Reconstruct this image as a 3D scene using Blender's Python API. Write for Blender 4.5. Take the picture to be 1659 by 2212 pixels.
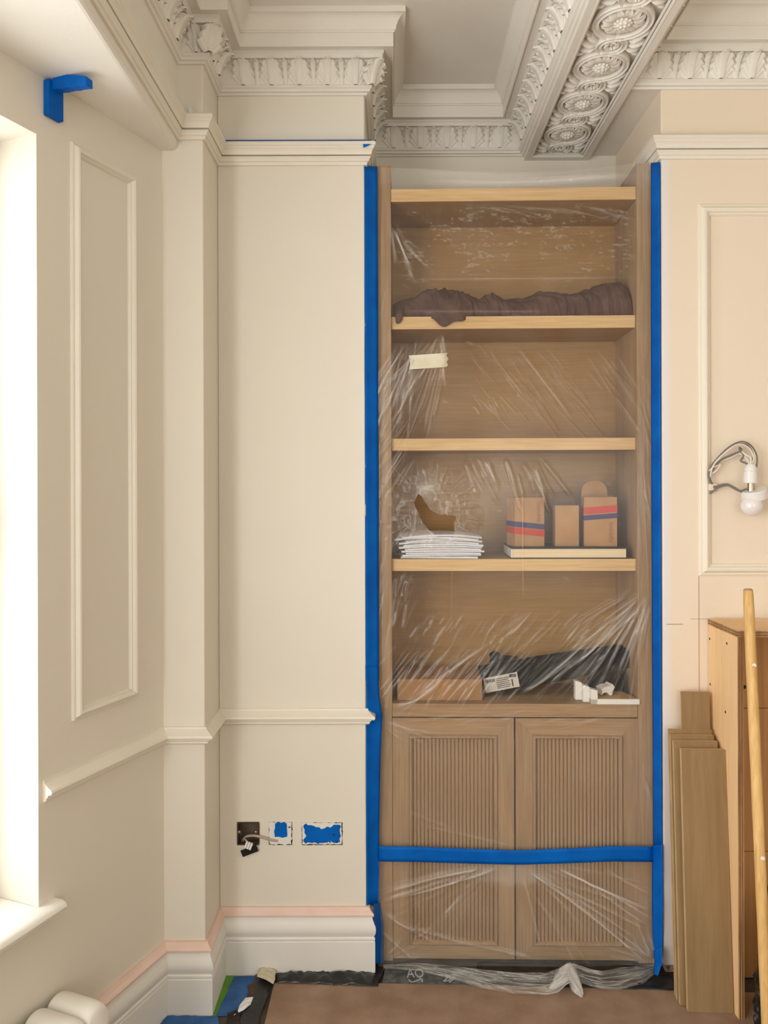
import bpy, bmesh, math, random
import numpy as np
from mathutils import Vector, Matrix, noise as mnoise

random.seed(7)
for o in list(bpy.data.objects):
    bpy.data.objects.remove(o)
S = bpy.context.scene
COL = S.collection

# ------------------------------------------------------------------ camera
F, CX, CY, CAMZ = 1680.0, 845.0, 1050.0, 1.743     # pixels, pixels, pixels, metres
ROLL = 0.003
cam_d = bpy.data.cameras.new('camera')
cam = bpy.data.objects.new('camera', cam_d)
COL.objects.link(cam)
cam.location = (0, 0, CAMZ)
cam.matrix_basis = Matrix.Translation((0, 0, CAMZ)) @ Matrix.Rotation(math.pi / 2, 4, 'X') @ Matrix.Rotation(-ROLL, 4, 'Z')
cam_d.sensor_fit = 'VERTICAL'
cam_d.sensor_height = 36.0
cam_d.lens = F / 2212 * 36.0
cam_d.shift_x = (829.5 - CX) / 2212
cam_d.shift_y = -(1106 - CY) / 2212
cam_d.clip_start = 0.05
S.camera = cam

# ------------------------------------------------------------------ world, light, exposure
W = bpy.data.worlds.new('world'); S.world = W
W.use_nodes = True
W.node_tree.nodes['Background'].inputs[0].default_value = (0.86, 0.92, 1.0, 1)
W.node_tree.nodes['Background'].inputs[1].default_value = 1.0
S.view_settings.view_transform = 'Standard'
S.view_settings.look = 'None'
S.view_settings.exposure = 0.0
S.view_settings.gamma = 1.0
S.view_settings.use_curve_mapping = False


def area_light(name, loc, direction, sx, sy, watts, col=(1, 1, 1)):
    d = bpy.data.lights.new(name, 'AREA')
    d.shape = 'RECTANGLE'; d.size = sx; d.size_y = sy; d.energy = watts; d.color = col
    o = bpy.data.objects.new(name, d); COL.objects.link(o)
    o.location = loc
    o.rotation_euler = Vector(direction).to_track_quat('-Z', 'Y').to_euler()
    return o


BAY = Vector((-0.76, 2.59, 0))                       # corner of the splayed bay wall and the pilaster
BD = Vector((-0.3714, -0.9285, 0)).normalized()      # along the splay, towards the camera
BN = Vector((-BD.y, BD.x, 0)) * 1.0                  # into the room
SILL, HEAD = 0.608, 2.697
BAYX = (BAY + BD * 1.45).x
# daylight through the windows of the bay and the rear window of the room
wl = BAY + BD * 0.90 - BN * 0.36
area_light('daylight_bay_side', (wl.x, wl.y, 1.65), BN, 0.74, 2.05, 24, (0.97, 0.985, 1.0))
area_light('daylight_bay_front', (BAYX - 0.32, -0.15, 1.65), (1, 0, 0), 2.2, 2.05, 131, (0.985, 0.99, 1.0))
area_light('daylight_rear', (1.2, -2.75, 1.75), (0, 1, 0), 2.0, 2.0, 35, (1.0, 0.99, 0.97))


# ------------------------------------------------------------------ helpers
def unroll(px, py):
    u, v = px - CX, py - CY
    return u - ROLL * v, v + ROLL * u


def P(px, py, Y):
    u, v = unroll(px, py)
    return Vector((u * Y / F, Y, CAMZ - v * Y / F))


def ray(px, py):
    u, v = unroll(px, py)
    return Vector((u / F, 1.0, -v / F))


def onfloor(px, py, z=0.0):
    r = ray(px, py)
    t = (z - CAMZ) / r.z
    return Vector((r.x * t, r.y * t, z))


def onplane(px, py, p0, n):
    r = ray(px, py); c = Vector((0, 0, CAMZ))
    t = (Vector(p0) - c).dot(n) / r.dot(n)
    return c + r * t


# bookcase frame: a plane turned by a little more than a degree
BK_ANG = -0.021
BK0 = Vector((-0.09, 2.857, 0))
MB_ = Matrix.Translation(BK0) @ Matrix.Rotation(BK_ANG, 4, 'Z')
MBI = MB_.inverted()


def BL(px, py, d=0.0):
    """pixel -> bookcase-local point at depth d behind the bookcase face"""
    p0 = MB_ @ Vector((0, d, 0)); n = MB_.to_3x3() @ Vector((0, 1, 0))
    return MBI @ onplane(px, py, p0, n)


def world_m(o):
    m = o.matrix_basis
    if o.parent:
        m = world_m(o.parent) @ o.matrix_parent_inverse @ m
    return m


def setparent(o, p):
    o.parent = p
    o.matrix_parent_inverse = world_m(p).inverted()


class MB:
    def __init__(s):
        s.v = []; s.f = []; s.m = []

    def add(s, verts, faces, mi=0, M=None):
        b = len(s.v)
        for p in verts:
            p = Vector(p)
            s.v.append(tuple(M @ p) if M else tuple(p))
        for f in faces:
            s.f.append(tuple(i + b for i in f)); s.m.append(mi)
        return s

    def box(s, x0, x1, y0, y1, z0, z1, mi=0, M=None):
        if x0 > x1: x0, x1 = x1, x0
        if y0 > y1: y0, y1 = y1, y0
        if z0 > z1: z0, z1 = z1, z0
        v = [(x0, y0, z0), (x1, y0, z0), (x1, y1, z0), (x0, y1, z0), (x0, y0, z1), (x1, y0, z1), (x1, y1, z1), (x0, y1, z1)]
        return s.add(v, [(0, 3, 2, 1), (4, 5, 6, 7), (0, 1, 5, 4), (1, 2, 6, 5), (2, 3, 7, 6), (3, 0, 4, 7)], mi, M)

    def prism(s, poly, ax, mi=0, M=None):
        """poly: list of 3D points, extruded by vector ax"""
        n = len(poly); ax = Vector(ax)
        v = [Vector(p) for p in poly] + [Vector(p) + ax for p in poly]
        f = [tuple(range(n))[::-1], tuple(range(n, 2 * n))]
        f += [(i, (i + 1) % n, n + (i + 1) % n, n + i) for i in range(n)]
        return s.add(v, f, mi, M)

    def grid(s, rows, mi=0, M=None, close=False):
        nr, nc = len(rows), len(rows[0])
        v = [p for r in rows for p in r]
        f = []
        for i in range(nr - 1):
            for j in range(nc - (0 if close else 1)):
                j2 = (j + 1) % nc
                f.append((i * nc + j, i * nc + j2, (i + 1) * nc + j2, (i + 1) * nc + j))
        return s.add(v, f, mi, M)

    def tube(s, pts, r, n=8, mi=0, M=None, flat=1.0):
        pts = [Vector(p) for p in pts]
        rs = r if isinstance(r, (list, tuple)) else [r] * len(pts)
        rows = []; up = None
        for i, p in enumerate(pts):
            t = (pts[min(i + 1, len(pts) - 1)] - pts[max(i - 1, 0)]).normalized()
            if up is None:
                up = Vector((0, 0, 1)) if abs(t.z) < 0.9 else Vector((0, 1, 0))
            a = t.cross(up).normalized(); b = a.cross(t).normalized(); up = b
            rows.append([p + a * math.cos(k * 2 * math.pi / n) * rs[i] + b * math.sin(k * 2 * math.pi / n) * rs[i] * flat for k in range(n)])
        base = len(s.v)
        s.grid(rows, mi, M, close=True)
        L = len(rows)
        s.f.append(tuple(base + k for k in range(n))[::-1]); s.m.append(mi)
        s.f.append(tuple(base + (L - 1) * n + k for k in range(n))); s.m.append(mi)
        return s

    def lathe(s, prof, n=20, mi=0, M=None):
        """prof: (radius, height) about local Z"""
        rows = [[Vector((r * math.cos(2 * math.pi * k / n), r * math.sin(2 * math.pi * k / n), h)) for k in range(n)] for r, h in prof]
        return s.grid(rows, mi, M, close=True)

    def sweep(s, path, prof, mi=None, caps=True, closed=False):
        """path: (x,y) points; prof: (offset to the right of the path, z); mitred"""
        pts = [Vector((p[0], p[1])) for p in path]; n = len(pts); rows = []
        for i, p in enumerate(pts):
            def nor(a, b):
                d = (b - a).normalized(); return Vector((d.y, -d.x))
            n1 = nor(pts[i - 1], p) if i > 0 else None
            n2 = nor(p, pts[i + 1]) if i < n - 1 else None
            if n1 is None: o = n2
            elif n2 is None: o = n1
            else: o = (n1 + n2) / (1 + n1.dot(n2))
            rows.append([Vector((p.x + o.x * q, p.y + o.y * q, z)) for q, z in prof])
        base = len(s.v); k = len(prof)
        for r in rows:
            for q in r: s.v.append(tuple(q))
        for i in range(n - 1):
            for j in range(k - 1):
                s.f.append((base + i * k + j, base + (i + 1) * k + j, base + (i + 1) * k + j + 1, base + i * k + j + 1))
                s.m.append(mi[j] if mi else 0)
        if caps:
            s.f.append(tuple(base + j for j in range(k))); s.m.append(0)
            s.f.append(tuple(base + (n - 1) * k + j for j in range(k))[::-1]); s.m.append(0)
        return s

    def mesh(s, name, mats, smooth=False, angle=40):
        me = bpy.data.meshes.new(name)
        me.from_pydata(s.v, [], s.f)
        if not isinstance(mats, (list, tuple)): mats = [mats]
        for m in mats: me.materials.append(m)
        me.polygons.foreach_set('material_index', s.m)
        bm = bmesh.new(); bm.from_mesh(me)
        bmesh.ops.recalc_face_normals(bm, faces=bm.faces)
        bm.to_mesh(me); bm.free()
        if smooth:
            me.polygons.foreach_set('use_smooth', [True] * len(me.polygons))
            me.set_sharp_from_angle(angle=math.radians(angle))
        me.update()
        return me

    def build(s, name, mats, parent=None, smooth=False, bevel=0, angle=40, seg=2):
        o = bpy.data.objects.new(name, s.mesh(name, mats, smooth, angle))
        COL.objects.link(o)
        if parent: setparent(o, parent)
        if bevel:
            b = o.modifiers.new('bevel', 'BEVEL'); b.width = bevel; b.segments = seg; b.limit_method = 'ANGLE'
        return o


def inst(name, me, M, parent=None):
    o = bpy.data.objects.new(name, me); COL.objects.link(o)
    o.matrix_basis = M
    if parent: setparent(o, parent)
    return o


def tag(o, label, cat, group=None, kind=None):
    o['label'] = label; o['category'] = cat
    if group: o['group'] = group
    if kind: o['kind'] = kind
    return o


def struct(o, label=None, cat=None):
    o['kind'] = 'structure'
    if label: o['label'] = label
    if cat: o['category'] = cat
    return o


def thing(name, loc, label, cat, group=None):
    o = bpy.data.objects.new(name, None); COL.objects.link(o)
    o.empty_display_size = 0.05
    o.location = loc
    o.matrix_basis = Matrix.Translation(loc)
    return tag(o, label, cat, group)


def vnoise(x, y, seed=0):
    rng = np.random.RandomState(seed); G = rng.rand(256, 256)
    xi = np.floor(x).astype(int); yi = np.floor(y).astype(int)
    fx = x - xi; fy = y - yi
    fx = fx * fx * (3 - 2 * fx); fy = fy * fy * (3 - 2 * fy)
    g = lambda a, b: G[a % 256, b % 256]
    return (g(xi, yi) * (1 - fx) + g(xi + 1, yi) * fx) * (1 - fy) + (g(xi, yi + 1) * (1 - fx) + g(xi + 1, yi + 1) * fx) * fy


def mask_interp(x, pts):
    return np.interp(x, [p[0] for p in pts], [p[1] for p in pts])


# ------------------------------------------------------------------ materials
def lin(r, g, b):
    f = lambda c: (c / 255 / 12.92) if c / 255 <= 0.04045 else ((c / 255 + 0.055) / 1.055) ** 2.4
    return (f(r), f(g), f(b))


def mat(name, col, rough=0.6, col2=None, scale=8.0, stretch=(1, 1, 1), bump=0.0, bscale=60.0, spec=0.4, detail=4.0, metal=0.0, lo=0.35, hi=0.65):
    m = bpy.data.materials.new(name); m.use_nodes = True
    nt = m.node_tree; b = nt.nodes['Principled BSDF']
    b.inputs['Base Color'].default_value = (*col, 1)
    b.inputs['Roughness'].default_value = rough
    b.inputs['Specular IOR Level'].default_value = spec
    b.inputs['Metallic'].default_value = metal
    tc = nt.nodes.new('ShaderNodeTexCoord')
    if col2:
        mp = nt.nodes.new('ShaderNodeMapping'); mp.inputs['Scale'].default_value = stretch
        nt.links.new(tc.outputs['Object'], mp.inputs[0])
        n = nt.nodes.new('ShaderNodeTexNoise'); n.inputs['Scale'].default_value = scale; n.inputs['Detail'].default_value = detail
        nt.links.new(mp.outputs[0], n.inputs['Vector'])
        r = nt.nodes.new('ShaderNodeValToRGB')
        r.color_ramp.elements[0].position = lo; r.color_ramp.elements[1].position = hi
        r.color_ramp.elements[0].color = (*col, 1); r.color_ramp.elements[1].color = (*col2, 1)
        nt.links.new(n.outputs['Fac'], r.inputs[0]); nt.links.new(r.outputs[0], b.inputs['Base Color'])
    if bump:
        n2 = nt.nodes.new('ShaderNodeTexNoise'); n2.inputs['Scale'].default_value = bscale; n2.inputs['Detail'].default_value = 3
        nt.links.new(tc.outputs['Object'], n2.inputs['Vector'])
        bp = nt.nodes.new('ShaderNodeBump'); bp.inputs['Strength'].default_value = bump; bp.inputs['Distance'].default_value = 0.004
        nt.links.new(n2.outputs['Fac'], bp.inputs['Height']); nt.links.new(bp.outputs[0], b.inputs['Normal'])
    return m


def wood(name, c1, c2, axis='Z', rough=0.55, scale=1.0, bump=0.12):
    """long grain: fine streaks stretched along an axis plus broad figure"""
    m = bpy.data.materials.new(name); m.use_nodes = True
    nt = m.node_tree; b = nt.nodes['Principled BSDF']
    b.inputs['Roughness'].default_value = rough; b.inputs['Specular IOR Level'].default_value = 0.3
    tc = nt.nodes.new('ShaderNodeTexCoord')

    def layer(a, c, sc, det):
        st = {'X': (a, c, c), 'Y': (c, a, c), 'Z': (c, c, a)}[axis]
        mp = nt.nodes.new('ShaderNodeMapping'); mp.inputs['Scale'].default_value = st
        nt.links.new(tc.outputs['Object'], mp.inputs[0])
        n = nt.nodes.new('ShaderNodeTexNoise'); n.inputs['Scale'].default_value = sc * scale; n.inputs['Detail'].default_value = det
        n.inputs['Distortion'].default_value = 0.6
        nt.links.new(mp.outputs[0], n.inputs['Vector'])
        return n
    fine = layer(0.035, 1, 150, 3); broad = layer(0.12, 1, 14, 3)
    mx = nt.nodes.new('ShaderNodeMath'); mx.operation = 'MULTIPLY_ADD'; mx.inputs[1].default_value = 0.55
    nt.links.new(fine.outputs['Fac'], mx.inputs[0])
    m2 = nt.nodes.new('ShaderNodeMath'); m2.operation = 'MULTIPLY'; m2.inputs[1].default_value = 0.45
    nt.links.new(broad.outputs['Fac'], m2.inputs[0]); nt.links.new(m2.outputs[0], mx.inputs[2])
    r = nt.nodes.new('ShaderNodeValToRGB')
    r.color_ramp.elements[0].position = 0.36; r.color_ramp.elements[1].position = 0.64
    r.color_ramp.elements[0].color = (*c1, 1); r.color_ramp.elements[1].color = (*c2, 1)
    nt.links.new(mx.outputs[0], r.inputs[0]); nt.links.new(r.outputs[0], b.inputs['Base Color'])
    bp = nt.nodes.new('ShaderNodeBump'); bp.inputs['Strength'].default_value = bump; bp.inputs['Distance'].default_value = 0.002
    nt.links.new(fine.outputs['Fac'], bp.inputs['Height']); nt.links.new(bp.outputs[0], b.inputs['Normal'])
    return m


M = {}
M['paint'] = mat('cream_paint', (0.79, 0.735, 0.625), 0.62, (0.77, 0.715, 0.605), 1.3, bump=0.03, bscale=220)
M['plaster'] = mat('cream_plaster', (0.83, 0.79, 0.70), 0.6, (0.80, 0.755, 0.665), 5, bump=0.08, bscale=120)
M['trimp'] = mat('cream_trim', (0.82, 0.76, 0.645), 0.42, (0.79, 0.735, 0.62), 6, bump=0.03, bscale=150)
M['skirt'] = mat('skirting_white', (0.80, 0.77, 0.71), 0.5, (0.77, 0.735, 0.67), 4, bump=0.02, bscale=150)
M['pink'] = mat('pink_primer', (0.79, 0.56, 0.46), 0.65, (0.82, 0.64, 0.55), 9, stretch=(1, 1, 3))
M['sill'] = mat('white_gloss', (0.84, 0.80, 0.72), 0.35)
M['oak'] = wood('limed_oak', lin(150, 119, 86), lin(176, 145, 109), 'Z')
M['oakx'] = wood('limed_oak_cross', lin(150, 119, 86), lin(176, 145, 109), 'X')
M['oakin'] = wood('limed_oak_inside', lin(160, 122, 74), lin(174, 136, 86), 'X')
M['oakedge'] = wood('oak_edge', lin(204, 165, 112), lin(226, 190, 138), 'X')
M['blue'] = mat('blue_tape', lin(0, 86, 172), 0.5, lin(0, 100, 190), 9, bump=0.25, bscale=25, spec=0.12)
M['bluedark'] = mat('blue_tape_worn', lin(40, 84, 140), 0.7, lin(58, 104, 160), 18)
M['hard'] = mat('hardboard', lin(140, 112, 90), 0.75, lin(166, 138, 114), 9, bump=0.2, bscale=120, detail=12, lo=0.36, hi=0.74)
M['subfloor'] = mat('dark_subfloor', lin(52, 44, 38), 0.8, lin(84, 72, 62), 7)
M['blackcard'] = mat('black_card', lin(12, 11, 10), 0.85, lin(20, 17, 15), 9, spec=0.1)
M['black'] = mat('black_plastic', lin(22, 22, 23), 0.28, lin(36, 35, 34), 12, bump=0.5, bscale=28, spec=0.5)
M['blacktape'] = mat('black_tape', lin(30, 29, 27), 0.4, lin(48, 46, 42), 15, bump=0.25, bscale=45)
M['greyprint'] = mat('grey_card', lin(70, 72, 74), 0.6, lin(110, 110, 108), 40)
M['white'] = mat('white_plastic', (0.80, 0.77, 0.73), 0.35)
M['paper'] = mat('white_paper', (0.82, 0.81, 0.83), 0.8, (0.78, 0.77, 0.79), 10)
M['card'] = mat('cardboard', lin(176, 130, 84), 0.8, lin(190, 144, 96), 12)
M['red'] = mat('red_print', lin(200, 60, 40), 0.7)
M['navy'] = mat('navy_print', lin(62, 52, 98), 0.7)
M['dark'] = mat('dark_print', lin(40, 32, 28), 0.7)
M['cloth'] = mat('mauve_cloth', lin(84, 60, 52), 0.95, lin(104, 78, 68), 20, bump=0.3, bscale=150, spec=0.1)
M['sample'] = mat('white_lacquer', (0.86, 0.82, 0.74), 0.4)
M['mdf'] = mat('mdf_core', lin(190, 152, 104), 0.8)
M['ply'] = wood('plywood_face', lin(232, 190, 138), lin(242, 206, 158), 'Z', 0.6, 0.5)
M['plyin'] = wood('plywood_inside', lin(168, 120, 72), lin(194, 146, 94), 'Z', 0.6, 0.35)
M['plyend'] = wood('plywood_edge', lin(138, 98, 62), lin(206, 164, 112), 'Z', 0.7, 0.6)
M['ply2'] = mat('ply_dark_layer', lin(128, 88, 56), 0.75, lin(150, 106, 68), 20)
M['plank'] = wood('plank_face', lin(138, 111, 74), lin(154, 126, 88), 'Z', 0.6, 0.35)
M['plankedge'] = mat('plank_edge', lin(196, 164, 116), 0.7, lin(210, 180, 132), 14)
M['pole'] = wood('pole_wood', lin(196, 152, 88), lin(226, 186, 122), 'Z', 0.55, 0.8)
M['wire'] = mat('grey_cable', lin(120, 114, 104), 0.45)
M['wirew'] = mat('white_cable', lin(226, 214, 200), 0.45)
M['brass'] = mat('lamp_metal', lin(190, 176, 150), 0.3, metal=1.0)
M['metal'] = mat('rusty_steel', lin(120, 104, 88), 0.5, lin(92, 76, 62), 22, metal=0.5)
M['cream_tape'] = mat('cream_masking_tape', lin(228, 222, 196), 0.75, lin(218, 210, 182), 25)
M['green'] = mat('green_tape', lin(86, 142, 34), 0.5, lin(98, 156, 42), 20)
M['brick'] = mat('broken_plaster', lin(190, 158, 140), 0.9, lin(86, 66, 56), 60, bump=0.6, bscale=80)
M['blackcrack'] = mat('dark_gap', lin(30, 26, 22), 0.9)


def right_wall_mat():
    """peach first coat, with an uncoated white strip down the corner"""
    m = mat('peach_paint', (0.83, 0.70, 0.55), 0.6, (0.815, 0.69, 0.54), 1.5, bump=0.03, bscale=220)
    nt = m.node_tree; b = nt.nodes['Principled BSDF']
    src = b.inputs['Base Color'].links[0].from_socket
    tc = nt.nodes.new('ShaderNodeTexCoord'); sp = nt.nodes.new('ShaderNodeSeparateXYZ')
    nt.links.new(tc.outputs['Object'], sp.inputs[0])
    r = nt.nodes.new('ShaderNodeMapRange'); r.inputs[1].default_value = 0.981; r.inputs[2].default_value = 1.0
    nt.links.new(sp.outputs['X'], r.inputs[0])
    z = nt.nodes.new('ShaderNodeMapRange'); z.inputs[1].default_value = 2.90; z.inputs[2].default_value = 2.91
    nt.links.new(sp.outputs['Z'], z.inputs[0])
    mx = nt.nodes.new('ShaderNodeMath'); mx.operation = 'MAXIMUM'
    nt.links.new(r.outputs[0], mx.inputs[0]); nt.links.new(z.outputs[0], mx.inputs[1])
    mix = nt.nodes.new('ShaderNodeMix'); mix.data_type = 'RGBA'
    nt.links.new(mx.outputs[0], mix.inputs[0])
    mix.inputs[6].default_value = (0.80, 0.74, 0.70, 1)
    nt.links.new(src, mix.inputs[7]); nt.links.new(mix.outputs[2], b.inputs['Base Color'])
    return m


M['peach'] = right_wall_mat()


def film_mat(name, base, gain):
    m = bpy.data.materials.new(name); m.use_nodes = True
    nt = m.node_tree; b = nt.nodes['Principled BSDF']; out = nt.nodes['Material Output']
    b.inputs['Base Color'].default_value = (0.84, 0.80, 0.73, 1)
    b.inputs['Roughness'].default_value = 0.28
    b.inputs['Specular IOR Level'].default_value = 0.6
    tr = nt.nodes.new('ShaderNodeBsdfTransparent'); tr.inputs[0].default_value = (0.97, 0.965, 0.955, 1)
    at = nt.nodes.new('ShaderNodeAttribute'); at.attribute_name = 'haze'
    ma = nt.nodes.new('ShaderNodeMath'); ma.operation = 'MULTIPLY_ADD'; ma.use_clamp = True
    ma.inputs[1].default_value = gain; ma.inputs[2].default_value = base
    nt.links.new(at.outputs['Fac'], ma.inputs[0])
    mx = nt.nodes.new('ShaderNodeMixShader')
    nt.links.new(ma.outputs[0], mx.inputs[0]); nt.links.new(tr.outputs[0], mx.inputs[1]); nt.links.new(b.outputs[0], mx.inputs[2])
    gl = nt.nodes.new('ShaderNodeBsdfGlossy'); gl.inputs['Roughness'].default_value = 0.22
    m2 = nt.nodes.new('ShaderNodeMixShader'); m2.inputs[0].default_value = 0.022
    nt.links.new(mx.outputs[0], m2.inputs[1]); nt.links.new(gl.outputs[0], m2.inputs[2])
    nt.links.new(m2.outputs[0], out.inputs['Surface'])
    return m


M['film'] = film_mat('clear_dust_sheet', 0.018, 0.66)
M['hem'] = film_mat('gathered_dust_sheet', 0.06, 0.85)


def glass_mat():
    m = bpy.data.materials.new('window_glass'); m.use_nodes = True
    nt = m.node_tree; out = nt.nodes['Material Output']
    tr = nt.nodes.new('ShaderNodeBsdfTransparent'); gl = nt.nodes.new('ShaderNodeBsdfGlossy'); gl.inputs['Roughness'].default_value = 0.02
    mx = nt.nodes.new('ShaderNodeMixShader'); mx.inputs[0].default_value = 0.06
    nt.links.new(tr.outputs[0], mx.inputs[1]); nt.links.new(gl.outputs[0], mx.inputs[2]); nt.links.new(mx.outputs[0], out.inputs['Surface'])
    return m


M['glass'] = glass_mat()

# ------------------------------------------------------------------ the room shell
YP, YR, YN, YPIL = 2.80, 2.765, 3.32, 2.59        # left pier, right pier, niche back, pilaster
XPIL, XPE, XRE = -0.623, -0.092, 0.963            # pilaster edge, pier edge, right pier edge
XBEAM0, XBEAM1 = 0.571, 0.844
XB = -0.709                                       # face of the beam over the bay
ZC, ZBS = 3.383, 2.862                            # ceiling, bay soffit

struct(MB().box(-2.2, 3.6, -3.0, 3.6, -0.12, 0).build('floor', M['subfloor']))
struct(MB().box(-2.2, 3.6, -3.0, 3.6, ZC, ZC + 0.15).build('ceiling', M['plaster']))


def wall_with_holes(x0, x1, z0, z1, y0, y1, holes, mb=None, Mx=None):
    mb = mb or MB()
    xs = sorted({x0, x1} | {h[0] for h in holes} | {h[1] for h in holes})
    zs = sorted({z0, z1} | {h[2] for h in holes} | {h[3] for h in holes})
    nx, nz = len(xs) - 1, len(zs) - 1
    solid = [[not any(h[0] - 1e-6 <= xs[i] and xs[i + 1] <= h[1] + 1e-6 and h[2] - 1e-6 <= zs[j] and zs[j + 1] <= h[3] + 1e-6 for h in holes)
              for j in range(nz)] for i in range(nx)]
    for i in range(nx):
        for j in range(nz):
            if not solid[i][j]: continue
            a, b, c, d = xs[i], xs[i + 1], zs[j], zs[j + 1]
            mb.add([(a, y0, c), (b, y0, c), (b, y0, d), (a, y0, d)], [(0, 1, 2, 3)], 0, Mx)
            mb.add([(a, y1, c), (b, y1, c), (b, y1, d), (a, y1, d)], [(3, 2, 1, 0)], 0, Mx)
            if i == 0 or not solid[i - 1][j]: mb.add([(a, y0, c), (a, y0, d), (a, y1, d), (a, y1, c)], [(0, 1, 2, 3)], 0, Mx)
            if i == nx - 1 or not solid[i + 1][j]: mb.add([(b, y0, c), (b, y0, d), (b, y1, d), (b, y1, c)], [(3, 2, 1, 0)], 0, Mx)
            if j == 0 or not solid[i][j - 1]: mb.add([(a, y0, c), (b, y0, c), (b, y1, c), (a, y1, c)], [(3, 2, 1, 0)], 0, Mx)
            if j == nz - 1 or not solid[i][j + 1]: mb.add([(a, y0, d), (b, y0, d), (b, y1, d), (a, y1, d)], [(0, 1, 2, 3)], 0, Mx)
    return mb


def weld(o):
    bm = bmesh.new(); bm.from_mesh(o.data)
    bmesh.ops.remove_doubles(bm, verts=bm.verts, dist=1e-5)
    bmesh.ops.recalc_face_normals(bm, faces=bm.faces)
    bm.to_mesh(o.data); bm.free()
    return o


h0, h1 = P(512, 1826, YP), P(560, 1777, YP)
HOLE = (h0.x, h1.x, h0.z, h1.z)
wb = weld(wall_with_holes(XPIL, XPE, 0, ZC, YP, 3.5, [HOLE]).build('wall_back_left', M['paint']))
wb.modifiers.new('bevel', 'BEVEL').width = 0.004
struct(wb)
struct(MB().box(-1.0, XPIL, YPIL, 3.5, 0, ZC).build('wall_back_pilaster', M['paint'], bevel=0.004))
struct(MB().box(-0.3, 1.2, YN, 3.5, 0, ZC).build('wall_niche', M['paint']))
struct(MB().box(XRE, 3.4, YR, 3.5, 0.035, ZC).build('wall_back_right', M['peach'], bevel=0.005))
struct(MB().box(XBEAM1 - 0.02, XRE + 0.05, YR + 0.002, YN + 0.02, 3.150, ZC).build('ceiling_niche', M['plaster']))
struct(MB().box(3.3, 3.5, -3.0, 3.5, 0, ZC).build('wall_right', M['paint']))
# rear wall with its window
struct(weld(wall_with_holes(-2.0, 3.4, 0, ZC, -2.7, -2.5, [(0.2, 2.2, 0.75, 2.75)]).build('wall_rear', M['paint'])))
# splayed bay wall: local x along the splay, y outwards
MS = Matrix(((BD.x, -BN.x, 0, BAY.x), (BD.y, -BN.y, 0, BAY.y), (0, 0, 1, 0), (0, 0, 0, 1)))
S0, S1 = 0.527, 1.28
struct(weld(wall_with_holes(-0.05, 1.75, 0, 3.0, 0, 0.30, [(S0, S1, SILL - 0.03, HEAD)], Mx=MS).build('wall_left', M['paint'])))
struct(weld(wall_with_holes(-1.75, 1.35, 0, 3.0, 0, 0.3, [(-1.3, 1.0, SILL - 0.03, HEAD)],
       Mx=Matrix(((0, -1, 0, BAYX), (1, 0, 0, 0), (0, 0, 1, 0), (0, 0, 0, 1)))).build('wall_bay_front', M['paint'])))
struct(MB().box(BAYX - 0.2, XB, -2.0, -1.75, 0, 3.0).build('wall_bay_return', M['paint']))
struct(MB().box(XB - 0.2, XB, -2.7, -1.75, 0, ZC).build('wall_left_rear', M['paint']))
# beam over the bay: its underside is the bay soffit
struct(MB().box(-2.0, XB, -2.0, YPIL + 0.01, ZBS, ZC).build('ceiling_bay', M['plaster'], bevel=0.014, seg=3))


# window joinery in the two bay openings, sills
def window_joinery(name, u0, u1, z0, z1, Mx, n_out):
    r = MB()
    t = 0.055
    for a, b in ((u0, u0 + t), (u1 - t, u1)): r.box(a, b, 0.17, 0.25, z0, z1, 0, Mx)
    for c, d in ((z0, z0 + t), (z1 - t, z1), ((z0 + z1) / 2 - 0.025, (z0 + z1) / 2 + 0.025)): r.box(u0, u1, 0.17, 0.25, c, d, 0, Mx)
    o = struct(r.build(name, M['sill']))
    g = MB().box(u0 + t, u1 - t, 0.205, 0.210, z0 + t, z1 - t, 0, Mx).build('pane', M['glass'], o)
    return o


window_joinery('window_1', S0, S1, SILL, HEAD, MS, BN)
window_joinery('window_2', -1.3, 1.0, SILL, HEAD, Matrix(((0, -1, 0, BAYX), (1, 0, 0, 0), (0, 0, 1, 0), (0, 0, 0, 1))), None)
window_joinery('window_3', 0.2, 2.2, 0.75, 2.75, Matrix(((1, 0, 0, 0), (0, -1, 0, -2.5), (0, 0, 1, 0), (0, 0, 0, 1))), None)
# sill board with rounded nose, horns past the opening
sp = [(0.28, SILL - 0.03), (0.28, SILL), (-0.03, SILL), (-0.042, SILL - 0.006), (-0.046, SILL - 0.015), (-0.042, SILL - 0.026), (-0.03, SILL - 0.032), (0.0, SILL - 0.032)]
r = MB()
r.prism([(S0 + 0.002, y, z) for y, z in sp[:2]] + [(S0 + 0.002, 0.0025, SILL), (S0 + 0.002, 0.0025, SILL - 0.03)], (S1 - S0 - 0.004, 0, 0), 0, MS)
r.prism([(S0 - 0.055, y, z) for y, z in [(0.002, SILL)] + sp[2:]], (S1 - S0 + 0.11, 0, 0), 0, MS)
struct(r.build('trim_1', M['sill'], smooth=True), 'white rounded window sill board below the bright opening', 'window sill')

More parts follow.
